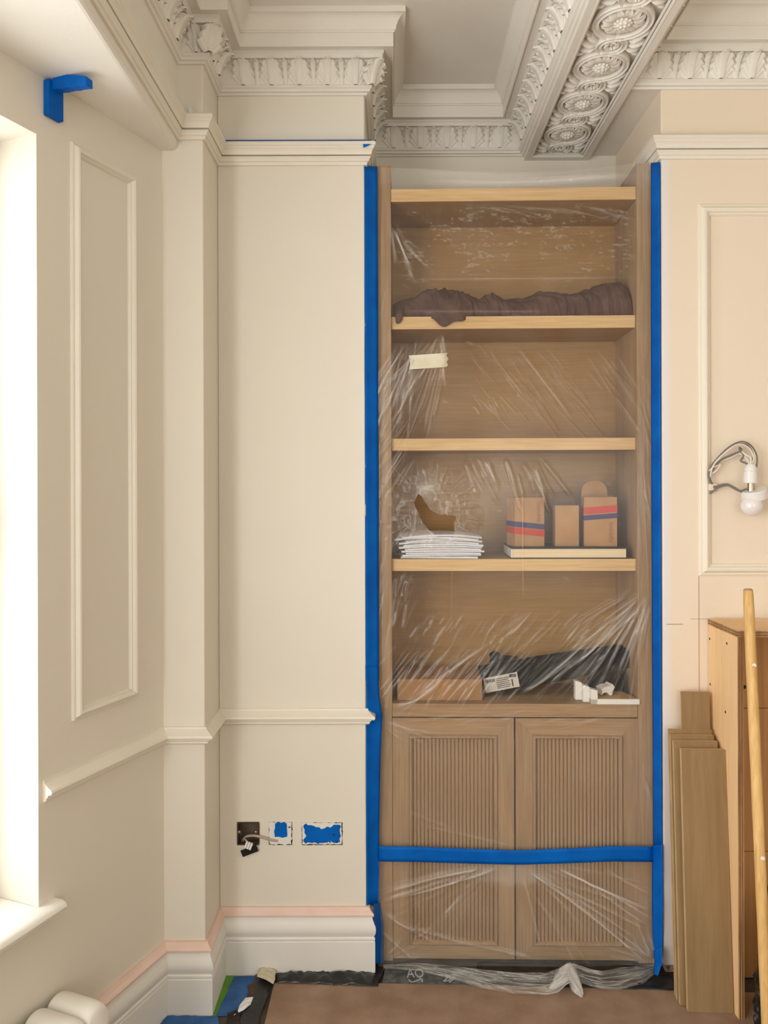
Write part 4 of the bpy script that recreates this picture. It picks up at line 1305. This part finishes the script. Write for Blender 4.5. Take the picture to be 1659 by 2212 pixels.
def cable(name, pxs, r_, mt, parent, n=30, seg=8):
    """smooth tube through (px, py, depth) points"""
    pts = [P(a, b, c) for a, b, c in pxs]
    out = []
    for i in range(len(pts) - 1):
        p0 = pts[max(i - 1, 0)]; p1 = pts[i]; p2 = pts[i + 1]; p3 = pts[min(i + 2, len(pts) - 1)]
        k = max(3, n // (len(pts) - 1))
        for j in range(k):
            u = j / k
            out.append(0.5 * ((2 * p1) + (-p0 + p2) * u + (2 * p0 - 5 * p1 + 4 * p2 - p3) * u * u + (-p0 + 3 * p1 - 3 * p2 + p3) * u ** 3))
    out.append(pts[-1])
    return MB().tube(out, r_, seg).build(name, mt, parent, smooth=True, angle=80)


cable('cable', [(524, 1818, YP + 0.03), (530, 1808, YP + 0.01), (545, 1805, YP - 0.004), (565, 1808, YP - 0.008), (585, 1814, YP - 0.006), (600, 1816, YP - 0.004)], 0.0045, mat('cable_grey', lin(178, 160, 146), 0.5), t)
cable('cable', [(522, 1818, YP + 0.03), (526, 1812, YP + 0.005), (532, 1816, YP - 0.012), (536, 1824, YP - 0.014)], 0.003, bpy.data.materials['cable_grey'], t)
c0 = P(537, 1826, YP - 0.016)
Mx = Matrix.Translation(c0) @ Matrix.Rotation(0.35, 4, 'Y') @ Matrix.Rotation(-0.2, 4, 'X')
r = MB()
for q in range(3): r.box(-0.013 + q * 0.009, -0.005 + q * 0.009, -0.008, 0.006, -0.012, 0.012, 0, Mx)
tb = r.build('connector_block', M['white'], t, bevel=0.002)
Mx = Matrix.Translation(P(539, 1838, YP - 0.012)) @ Matrix.Rotation(-0.36, 4, 'Y')
MB().box(-0.030, 0.030, -0.001, 0.001, -0.012, 0.012, 0, Mx).build('black_tab', M['blackcrack'], t)


def ragged(px0, px1, py0, py1, y, amp, seed, step=2.0, freq=0.16):
    """ragged rectangle outline in pixels on the plane Y=y"""
    rg_ = random.Random(seed); pts = []
    def side(ax, ay, bx, by):
        L = math.hypot(bx - ax, by - ay); n = max(2, int(L / step))
        nx_, ny_ = -(by - ay) / L, (bx - ax) / L
        for i in range(n):
            u = i / n
            qx, qy = ax + (bx - ax) * u, ay + (by - ay) * u
            d = 2.2 * amp * mnoise.noise(Vector((qx * freq, qy * freq, seed * 1.37))) + rg_.uniform(-0.25, 0.25) * amp if i else 0
            pts.append(P(qx + nx_ * d, qy + ny_ * d, y))
    side(px0, py0, px1, py0); side(px1, py0, px1, py1); side(px1, py1, px0, py1); side(px0, py1, px0, py0)
    return pts


for (x0, x1, y0, y1, bx, lab) in ((581, 631, 1776, 1825, (593, 620, 1778, 1808), 'single socket cut-out covered with white paint and blue tape'), (652, 740, 1777, 1825, (658, 735, 1781, 1820), 'double socket cut-out covered with ragged blue tape')):
    c = P((x0 + x1) / 2, y1, YP)
    t = thing('taped_socket', (c.x, YP, c.z), lab, 'socket')
    MB().prism(ragged(x0, x1, y0, y1, YP - 0.0012, 0.6, x0), (0, 0.0012, 0)).build('dark_cut', M['blackcrack'], t)
    MB().prism(ragged(x0 + 0.6, x1 - 2.0, y0 + 0.9, y1 - 1.2, YP - 0.004, 0.8, x0 + 1), (0, 0.003, 0)).build('painted_cover', mat('white_daub', (0.80, 0.77, 0.71), 0.5, bump=0.5, bscale=120), t)
    pts = ragged(*bx, YP - 0.0052, 2.4 if x0 > 600 else 1.3, x0 + 2, 1.5, 0.11)
    if x0 > 640:
        out = []
        for p in pts:      # sagging upper edge
            dx = (p.x - (P(697, 1800, YP).x)) / 0.06
            if p.z > P(697, 1795, YP).z: p = p - Vector((0, 0, 0.014 * math.exp(-dx * dx * 3)))
            out.append(p)
        pts = out
    MB().prism(pts, (0, 0.0012, 0)).build('blue_tape_patch', M['blue'], t)
    for (qx, qy) in (((625, 1787),) if x0 < 640 else ((721, 1803), (713, 1819), (728, 1819))):
        q = P(qx, qy, YP - 0.006); MB().box(q.x - 0.003, q.x + 0.003, q.y, q.y + 0.0015, q.z - 0.002, q.z + 0.002).build('screw_slot', M['blackcrack'], t)

# ------------------------------------------------------------------ bracket wrapped in blue tape
a, b = on_splay(93, 215), on_splay(126, 215)
zt0, zt1 = on_splay(110, 258).z, on_splay(110, 182).z
t = thing('curtain_bracket', MS @ Vector(((a.x + b.x) / 2, 0, zt0)), 'wooden pole bracket wrapped in blue tape under the bay soffit', 'bracket')
MB().box(min(a.x, b.x), max(a.x, b.x), -0.020, -0.0005, zt0, zt1, 0, MS).build('back_plate', M['blue'], t, bevel=0.003)
ctr = MS @ Vector(((a.x + b.x) / 2, -0.020, 0))
ztip = 0
tip = onplane(193, 178, MS @ Vector(((a.x + b.x) / 2, 0, 0)), MS.to_3x3() @ Vector((1, 0, 0)))
tl_ = MS.inverted() @ tip
um = (a.x + b.x) / 2
za, zb = on_splay(128, 212).z, on_splay(128, 178).z
hw = 0.014
rows = []
for i in range(9):
    q = i / 8
    yq = -0.020 + (tl_.y + 0.020) * q
    lo = za + (tl_.z - 0.012 - za) * q; hi = zb + (tl_.z + 0.012 - zb) * q - 0.0
    w = hw * (1 - 0.1 * q); j = 0.0015 * math.sin(i * 2.2)
    rows.append([(um - w + j, yq, lo), (um + w, yq, lo + j), (um + w, yq, hi), (um - w, yq, hi + j)])
r = MB().grid(rows, 0, MS, close=True)
n = len(r.v)
r.f.append((n - 4, n - 3, n - 2, n - 1)); r.m.append(0)
r.build('arm', M['blue'], t, bevel=0.002)

# ------------------------------------------------------------------ scraps on the picture rail
c = P(410, 250, YPIL - 0.02)
o = MB().prism([P(405, 228, YPIL - 0.015), P(409, 224, YPIL - 0.015), P(414, 238, YPIL - 0.022), P(420, 250, YPIL - 0.03), P(411, 251, YPIL - 0.03)], (0.001, 0.0015, 0)).build('paper_scrap', M['paper'])
tag(o, 'peeling white scrap standing on the pilaster picture rail', 'paper scrap')
o = MB().prism([P(418, 251, YPIL - 0.034), P(452, 251, YPIL - 0.034), P(452, 254, YPIL - 0.034), P(418, 253.5, YPIL - 0.034)], (0, 0.03, 0)).build('tape_scrap', M['dark'])
tag(o, 'dark line of old tape along the pilaster picture rail top', 'tape')
a, b = P(478, 312, YP - 0.038), P(803, 311, YP - 0.038)
c3 = [P(784, 311, YP - 0.0415), P(803, 311, YP - 0.0415), P(785, 319, YP - 0.0415)]
o = MB().box(a.x, b.x, YP - 0.038, YP - 0.002, 2.9733, 2.9739).prism(c3, (0, 0.0008, 0)).build('blue_tape', M['blue'])
tag(o, 'thin blue tape edge along the top of the left picture rail', 'tape')

# ------------------------------------------------------------------ bare bulb on wires
t = thing('pendant_wiring', P(1535, 1055, YR), 'bare frosted bulb in white holder hanging from looped grey wires', 'bulb')
y = YR
loops = [([(1548, 1060, y - 0.002), (1536, 1040, y - 0.02), (1530, 1018, y - 0.025), (1545, 995, y - 0.035), (1572, 968, y - 0.04), (1600, 954, y - 0.04), (1622, 962, y - 0.04), (1635, 985, y - 0.045), (1634, 1010, y - 0.05)], 'wire', 0.0028),
         ([(1546, 1058, y - 0.004), (1533, 1035, y - 0.03), (1533, 1015, y - 0.03), (1555, 985, y - 0.045), (1585, 962, y - 0.05), (1612, 960, y - 0.05), (1626, 978, y - 0.05), (1624, 1005, y - 0.05)], 'wire', 0.0026),
         ([(1534, 1022, y - 0.03), (1550, 1000, y - 0.03), (1580, 988, y - 0.03), (1598, 980, y - 0.03), (1612, 990, y - 0.04), (1620, 1003, y - 0.05)], 'wirew', 0.0035),
         ([(1535, 1022, y - 0.034), (1556, 995, y - 0.036), (1582, 982, y - 0.036), (1602, 972, y - 0.04), (1596, 966, y - 0.03)], 'wire', 0.0030),
         ([(1596, 968, y - 0.03), (1606, 985, y - 0.036), (1600, 995, y - 0.036), (1610, 1000, y - 0.04), (1616, 1004, y - 0.045)], 'wire', 0.0034),
         ([(1531, 1018, y - 0.028), (1540, 1010, y - 0.04), (1556, 1004, y - 0.04), (1546, 1018, y - 0.04), (1536, 1024, y - 0.03)], 'wirew', 0.0026),
         ([(1540, 1060, y - 0.012), (1550, 1050, y - 0.03), (1570, 1046, y - 0.04), (1588, 1054, y - 0.045), (1600, 1060, y - 0.05), (1612, 1056, y - 0.05)], 'wire', 0.0034),
         ([(1534, 1066, y - 0.012), (1550, 1054, y - 0.03), (1572, 1049, y - 0.04), (1590, 1058, y - 0.045), (1602, 1063, y - 0.05)], 'wire', 0.0030)]
loops += [([(1534, 1030, y - 0.03), (1542, 1004, y - 0.045), (1566, 978, y - 0.05), (1594, 960, y - 0.055), (1618, 968, y - 0.055), (1628, 990, y - 0.055), (1620, 1006, y - 0.055)], 'wirew', 0.0028),
          ([(1600, 972, y - 0.03), (1610, 982, y - 0.05), (1622, 990, y - 0.056), (1620, 1008, y - 0.056)], 'wirew', 0.0032)]
for pts, mt, rr in loops: cable('wire', pts, rr, M[mt], t, 36)
c = P(1538, 1050, y - 0.012)
tbk = MB().box(c.x - 0.014, c.x + 0.016, c.y - 0.01, c.y + 0.006, c.z - 0.016, c.z + 0.008, 0).build('connector_block', M['wirew'], t, bevel=0.003)
MB().box(c.x + 0.000, c.x + 0.010, c.y - 0.0115, c.y - 0.0095, c.z - 0.008, c.z + 0.002).build('red_mark', mat('red_mark', lin(196, 92, 66), 0.6), tbk)
hc = P(1621, 1025, y - 0.055)
MB().lathe([(0.004, 0.038), (0.012, 0.036), (0.019, 0.026), (0.021, 0.014), (0.021, 0.0115), (0.0195, 0.011), (0.0195, 0.010), (0.0215, 0.0095), (0.0225, -0.010), (0.0225, -0.030), (0.019, -0.031), (0.0, -0.030)], 28, 0, Matrix.Translation(hc + Vector((0, 0, 0.0))) @ Matrix.Rotation(0.04, 4, 'Y')).build('lamp_holder', M['white'], t, smooth=True, angle=35)
MB().lathe([(0.012, 0.006), (0.013, -0.03)], 20, 0, Matrix.Translation(hc + Vector((0.002, 0, -0.028)))).build('bulb_cap', M['brass'], t, smooth=True)
dc = P(1629, 1065, y - 0.050)
MB().lathe([(0.0, 0.014), (0.040, 0.014), (0.043, 0.010), (0.043, -0.018), (0.040, -0.019), (0.0, -0.019)], 36, 0, Matrix.Translation(dc) @ Matrix.Rotation(-0.24, 4, 'Y') @ Matrix.Rotation(0.22, 4, 'X')).build('shade_ring', M['white'], t, smooth=True, angle=35)
bcn = P(1624, 1092, y - 0.056)
MB().lathe([(0.014, 0.050), (0.018, 0.040), (0.020, 0.026), (0.026, 0.020)], 28, 0, Matrix.Translation(bcn)).build('bulb_base', M['white'], t, smooth=True)
MB().lathe([(0.024, 0.024)] + [(0.037 * math.cos(a), 0.037 * math.sin(a)) for a in [math.radians(q) for q in range(48, -91, -12)]], 32, 0, Matrix.Translation(bcn)).build('bulb_globe', mat('frosted_glass', (0.80, 0.74, 0.70), 0.12, spec=0.6), t, smooth=True, angle=60)

# ------------------------------------------------------------------ plywood box against the right wall
XQ, YQ, ZQ = P(1530, 1600, YR).x, 2.53, 1.270
t = thing('plywood_box', (XQ + 0.6, 2.65, 0), 'open fronted plywood box standing against the peach wall', 'box')
MB().box(XQ, XQ + 0.0195, YQ, YR - 0.003, 0.005, ZQ - 0.022).build('side_panel', M['ply'], t, bevel=0.0008)
r = MB()
for q in range(5): r.box(XQ + 0.0003 + q * 0.0039, XQ + 0.0036 + q * 0.0039, YQ - 0.002, YQ + 0.001, 0.005, ZQ - 0.022, q % 2)
r.build('ply_edge', [M['plyend'], M['ply2']], t)
MB().box(XQ, XQ + 1.3, YQ - 0.004, YR - 0.003, ZQ - 0.022, ZQ).build('top_panel', M['ply'], t, bevel=0.0008)
r = MB()
for q in range(5):
    r.box(XQ - 0.0012, XQ + 1.3, YQ - 0.0052, YR - 0.003, ZQ - 0.0216 + q * 0.0043, ZQ - 0.0180 + q * 0.0043, q % 2)
r.build('ply_edge', [M['plyend'], M['ply2']], t)
for z0, z1 in ((0.005, 0.45), (0.452, 0.955), (0.957, ZQ - 0.024)):
    MB().box(XQ + 0.021, XQ + 1.28, YR - 0.022, YR - 0.004, z0, z1).build('back_panel', M['plyin'], t, bevel=0.0008)
for (px, py) in ((1533, 1380), (1570, 1390), (1534, 1478), (1567, 1538)):
    q = onplane(px, py, (XQ, 0, 0), Vector((1, 0, 0))); MB().lathe([(0, 0.0008), (0.004, 0.0006), (0.005, 0)], 10, 0, Matrix.Translation(q) @ Matrix.Rotation(-math.pi / 2, 4, 'Y')).build('screw_hole', M['dark'], t)
for (px, py) in ((1601, 1392), (1608, 1484)):
    q = P(px, py, YR - 0.022); MB().lathe([(0, 0.0008), (0.006, 0.0006), (0.007, 0)], 10, 0, Matrix.Translation(q) @ Matrix.Rotation(math.pi / 2, 4, 'X')).build('screw_hole', M['dark'], t)


# ------------------------------------------------------------------ planks leaning by the box
def plank(pbl, pbr, z_top, lean, w, th, label, top_y=None):
    """bottom-left pixel on the floor, leaning back by lean radians"""
    p = onfloor(*pbl); q = onfloor(*pbr)
    d = (q - p); d.z = 0; d.normalize()
    nrm = Vector((-d.y, d.x, 0))
    Mx = Matrix(((d.x, nrm.x, 0, p.x), (d.y, nrm.y, 0, p.y), (0, 0, 1, 0.0055), (0, 0, 0, 1))) @ Matrix.Rotation(-lean, 4, 'X')
    L = z_top / math.cos(lean)
    t = thing('floor_plank', p, label, 'plank', 'floor planks leaning by the plywood box')
    MB().box(0, w, 0, 0.0016, 0, L, 0, Mx).build('veneer', M['plank'], t, bevel=0.0006)
    MB().box(0.0003, w - 0.0003, 0.0016, th, 0.0005, L - 0.0005, 0, Mx).build('core', M['plankedge'], t)
    return t


plank((1487, 2190), (1583, 2193), 0.845, 0.075, 0.147, 0.021, 'front floor plank of the leaning stack, fully in view')
plank((1470, 2176), (1566, 2179), 0.862, 0.075, 0.147, 0.019, 'second floor plank of the leaning stack, just behind the front one')
plank((1463, 2166), (1559, 2169), 0.875, 0.075, 0.147, 0.018, 'third floor plank of the leaning stack, left edge showing')
plank((1459, 2157), (1553, 2160), 0.888, 0.075, 0.147, 0.014, 'rearmost floor plank of the low leaning stack')
plank((1484, 2146), (1546, 2148), 1.015, 0.055, 0.098, 0.014, 'narrow floor plank standing tallest behind the leaning stack')

# wooden pole
p0 = Vector((1.113, 2.30, 0.012)); p1 = P(1606 + 10, 1276, 2.505)
dv = p1 - p0
npt = 24
pts = [p0 + dv * (i / (npt - 1)) for i in range(npt)]
rad = [0.0165 * (1 + 0.02 * math.sin(i * 1.7)) for i in range(npt)]
rad[-1] = 0.0150
t = thing('broom_handle', p0, 'worn wooden pole leaning on the front of the plywood box', 'pole')
MB().tube(pts, rad, 16).build('shaft', M['pole'], t, smooth=True, angle=60)
tip = dv.normalized()
MB().tube([p1 - tip * 0.001, p1 + tip * 0.004, p1 + tip * 0.007], [0.0150, 0.0135, 0.009], 16).build('worn_tip', mat('worn_wood', lin(168, 140, 104), 0.8), t, smooth=True, angle=60)
for q, s_ in ((0.835, 0.006), (0.425, 0.006)):
    c = p0 + dv * q + Vector((0.002, -0.0162, 0)); MB().lathe([(0, 0.0008), (s_, 0.0003), (s_ * 1.2, -0.001)], 10, 0, Matrix.Translation(c) @ Matrix.Rotation(math.pi / 2, 4, 'X')).build('paint_spot', M['sample'], t)

# black plastic sack
outl = [(1612, 2026), (1640, 2030), (1659, 2040), (1700, 2045), (1760, 2050)]
rows = []
NS, NV = 40, 26
base = onfloor(1625, 2235)
for j in range(NV):
    v = j / (NV - 1); row = []
    zz = 0.345 * v + 0.005
    for i in range(NS):
        a = 2 * math.pi * i / NS
        rx, ry = 0.14 * (1 - 0.12 * v), 0.10 * (1 - 0.45 * v * v)
        q = Vector((math.cos(a) * 1.6, math.sin(a) * 1.6, v * 2.4))
        f = 1 + 0.13 * mnoise.noise(q * 1.6) + 0.11 * (abs(mnoise.noise(q * 3.2)) - 0.2) + 0.05 * mnoise.noise(q * 7)
        if v > 0.95: f *= 0.6
        row.append((1.268 + rx * f * math.cos(a) - 0.02 * v, 2.395 + ry * f * math.sin(a), zz + 0.02 * mnoise.noise(q * 1.1) * v))
    rows.append(row)
r = MB().grid(rows, close=True)
n = len(r.v); r.f.append(tuple(range(n - NS, n))); r.m.append(0)
t = tag(r.build('plastic_sack', mat('scuffed_black_plastic', lin(24, 24, 24), 0.35, lin(120, 116, 110), 34, bump=0.6, bscale=30, lo=0.58, hi=0.72, detail=6), smooth=True, angle=50), 'crumpled black plastic sack on the floor beside the wooden pole', 'sack')
c = P(1656, 1922, 2.40)
o = MB().prism([P(1651, 1905, 2.55), P(1655, 1903, 2.55), P(1668, 1938, 2.55), P(1664, 1942, 2.55)], (0, 0.012, 0)).build('handle_tip', M['black'], bevel=0.001)
# the tip belongs to a tool standing inside the plywood box
t = thing('hand_tool', (P(1664, 1942, 2.55).x, 2.556, 0), 'black tool handle standing inside the plywood box at the edge', 'tool')
setparent(o, t)
MB().tube([P(1666, 1938, 2.556), Vector((P(1690, 2100, 2.556).x, 2.556, 0.006))], 0.008, 8).build('shaft', M['black'], t, smooth=True)

# ------------------------------------------------------------------ radiator in the lower left
rz = 0.46
p_end = onfloor(222, 2330)
tt = MS @ Vector((0.48, -0.14, 0))
t = thing('column_radiator', (tt.x, tt.y, 0), 'white column radiator below the bay window, top ends showing', 'radiator')
end_s = on_splay(205, 2130).x
zr = 0.358
for k in range(9):
    s_ = 0.485 + k * 0.077
    rows = []
    # one column: an upright slab with a rounded top running out from the wall
    nseg = 10
    prof = []
    for i in range(nseg + 1):
        a = math.pi * i / nseg
        prof.append((math.cos(a) * 0.037, math.sin(a) * 0.026))
    out = []
    for (yo, drop) in ((-0.018, 0.016), (-0.022, 0.004), (-0.035, 0.0), (-0.13, 0.0), (-0.155, 0.004), (-0.166, 0.016)):
        row = [(s_ + 0.037, yo, 0.06)] + [(s_ + x, yo, zr - 0.026 - drop + z) for x, z in prof] + [(s_ - 0.037, yo, 0.06)]
        rows.append(row)
    r = MB().grid(rows, 0, MS)
    w = len(rows[0])
    r.f.append(tuple(range(w))); r.m.append(0); r.f.append(tuple(range(5 * w, 6 * w))); r.m.append(0)
    r.build('radiator_column', M['sill'], t, smooth=True, angle=50)
for s_ in (0.485, 0.485 + 8 * 0.077): MB().box(s_ - 0.02, s_ + 0.02, -0.15, -0.03, 0.0, 0.062, 0, MS).build('foot', M['sill'], t)

# ------------------------------------------------------------------ floor coverings
A = onfloor(590, 2125)
o = MB().prism([(-0.415, -2.4, 0), (3.2, -2.4, 0), (3.2, 2.60, 0), (1.02, 2.672, 0), (0.985, 2.700, 0), (0.62, 2.706, 0), (-0.18, 2.722, 0), (-0.415, 2.728, 0)], (0, 0, 0.005)).build('hardboard_sheet', M['hard'], bevel=0.001)
tag(o, 'brown hardboard protecting the floor in front of the bookcase', 'floor board')


def flat(name, pix, z, mt, label, cat, thick=0.0012, rag=0.0, group=None):
    pts = [onfloor(px, py, z) for px, py in pix]
    if rag:
        out = []
        for i, p in enumerate(pts):
            q = pts[(i + 1) % len(pts)]; n_ = max(1, int((q - p).length / 0.012))
            for k in range(n_):
                u = p + (q - p) * (k / n_)
                out.append(u + Vector((random.uniform(-rag, rag), random.uniform(-rag, rag), 0)) if k else u)
        pts = out
    o = MB().prism(pts, (0, 0, thick)).build(name, mt)
    return tag(o, label, cat, group)


def crumpled(name, pix, z, h, mt, label, cat, n=26, seed=0, nn=None):
    """sheet over a pixel quad on the floor with a crumpled surface"""
    nn = nn or n
    c = [onfloor(px, py, z) for px, py in pix]; rows = []
    for j in range(nn):
        v = j / (nn - 1); row = []
        for i in range(n):
            u = i / (n - 1)
            p = (c[0] * (1 - u) + c[1] * u) * (1 - v) + (c[3] * (1 - u) + c[2] * u) * v
            q = Vector((p.x * 22, p.y * 22, seed))
            e = min(1, 6 * min(u, 1 - u)) * min(1, 6 * min(v, 1 - v))
            row.append(p + Vector((0.006 * mnoise.noise(q * 1.3), 0.004 * mnoise.noise(q * 1.7 + Vector((5, 2, 1))), h * (0.25 + abs(mnoise.noise(q)) + 0.5 * abs(mnoise.noise(q * 2.1))) * (0.25 + 0.75 * e))))
        rows.append(row)
    o = MB().grid(rows).build(name, mt, smooth=True, angle=50)
    sd = o.modifiers.new('thick', 'SOLIDIFY'); sd.thickness = 0.0008; sd.offset = 1
    return tag(o, label, cat)


crumpled('black_plastic_strip', [(585, 2082), (830, 2092), (815, 2132), (590, 2124)], 0.0055, 0.022, M['black'], 'crumpled black plastic along the foot of the left skirting', 'plastic strip', 50, 1, 14)
crumpled('black_plastic_strip', [(1030, 2078), (1455, 2088), (1462, 2140), (1030, 2128)], 0.0055, 0.006, M['black'], 'black plastic strip on the floor below the right door', 'plastic strip', 50, 2, 12)
flat('black_tape_strip', [(553, 2105), (588, 2118), (548, 2240), (505, 2240)], 0.0062, M['blacktape'], 'black tape strip along the left edge of the hardboard', 'tape', 0.0012, 0.002)
gp = flat('printed_card', [(832, 2090), (1035, 2093), (1038, 2128), (826, 2124)], 0.0058, M['greyprint'], 'grey card with white recycling print lying under the film hem', 'card', 0.0015, 0.0)
flat('green_tape', [(482, 2108), (512, 2108), (470, 2196), (455, 2196)], 0.0008, M['green'], 'strip of green tape along the skirting return', 'tape')
flat('blue_floor_tape', [(505, 2110), (556, 2108), (540, 2150), (520, 2192), (466, 2196)], 0.0022, M['bluedark'], 'worn blue tape on the floor beside the green strip', 'tape', 0.001, 0.002)
flat('blue_floor_tape', [(358, 2194), (470, 2196), (478, 2250), (330, 2250)], 0.0036, M['bluedark'], 'paint spattered blue tape on the floor at the pilaster foot', 'tape', 0.001, 0.002)
crumpled('crumpled_paper', [(562, 2086), (598, 2096), (592, 2126), (555, 2110)], 0.022, 0.014, mat('dirty_paper', lin(206, 192, 166), 0.85), 'crumpled cream paper scrap at the skirting corner', 'paper scrap', 16, 4)
crumpled('paper_curl', [(530, 2156), (546, 2155), (544, 2172), (506, 2194)], 0.008, 0.014, M['paper'], 'curled white paper strip on the worn blue tape', 'paper scrap', 14, 6)
crumpled('brown_paper', [(536, 2128), (556, 2120), (553, 2150), (534, 2156)], 0.004, 0.010, mat('brown_scrap', lin(84, 62, 48), 0.85), 'torn brown paper between the blue tape and black strip', 'paper scrap', 14, 8)
crumpled('plastic_scrap', [(492, 2190), (515, 2180), (520, 2215), (488, 2215)], 0.006, 0.010, M['dark'], 'dark torn scrap at the end of the white paper curl', 'plastic scrap', 14, 9)


# white print on the grey card
def text_on_floor(body, px, py, size, rot, parent, mt, name='printed_text'):
    cu = bpy.data.curves.new(name, 'FONT'); cu.body = body; cu.size = size; cu.align_x = 'CENTER'; cu.align_y = 'CENTER'
    tmp = bpy.data.objects.new(name, cu); COL.objects.link(tmp)
    dg = bpy.context.evaluated_depsgraph_get()
    me = bpy.data.meshes.new_from_object(tmp.evaluated_get(dg))
    bpy.data.objects.remove(tmp); bpy.data.curves.remove(cu)
    me.materials.clear(); me.materials.append(mt)
    p = onfloor(px, py, 0.0076)
    return inst(name, me, Matrix.Translation(p) @ Matrix.Rotation(rot, 4, 'Z') @ Matrix.Diagonal((1, 1.7, 1, 1)), parent)


wp = mat('white_print', lin(190, 188, 182), 0.7)
text_on_floor('AO', 897, 2103, 0.042, 0.05, gp, wp)
for segs in (((882, 2116, 890, 2122), (890, 2122, 912, 2114), (905, 2113, 912, 2114), (912, 2114, 912, 2121)), ((958, 2120, 972, 2106), (972, 2106, 985, 2106), (985, 2106, 968, 2118), (968, 2118, 960, 2120)), ((970, 2122, 985, 2110),)):
    r = MB()
    for x0, y0, x1, y1 in segs:
        a, b = onfloor(x0, y0, 0.0076), onfloor(x1, y1, 0.0076)
        d = (b - a).normalized(); n_ = Vector((-d.y, d.x, 0)) * 0.0025
        r.add([a + n_, b + n_, b - n_, a - n_], [(0, 1, 2, 3)])
    r.build('printed_arrow', wp, gp)
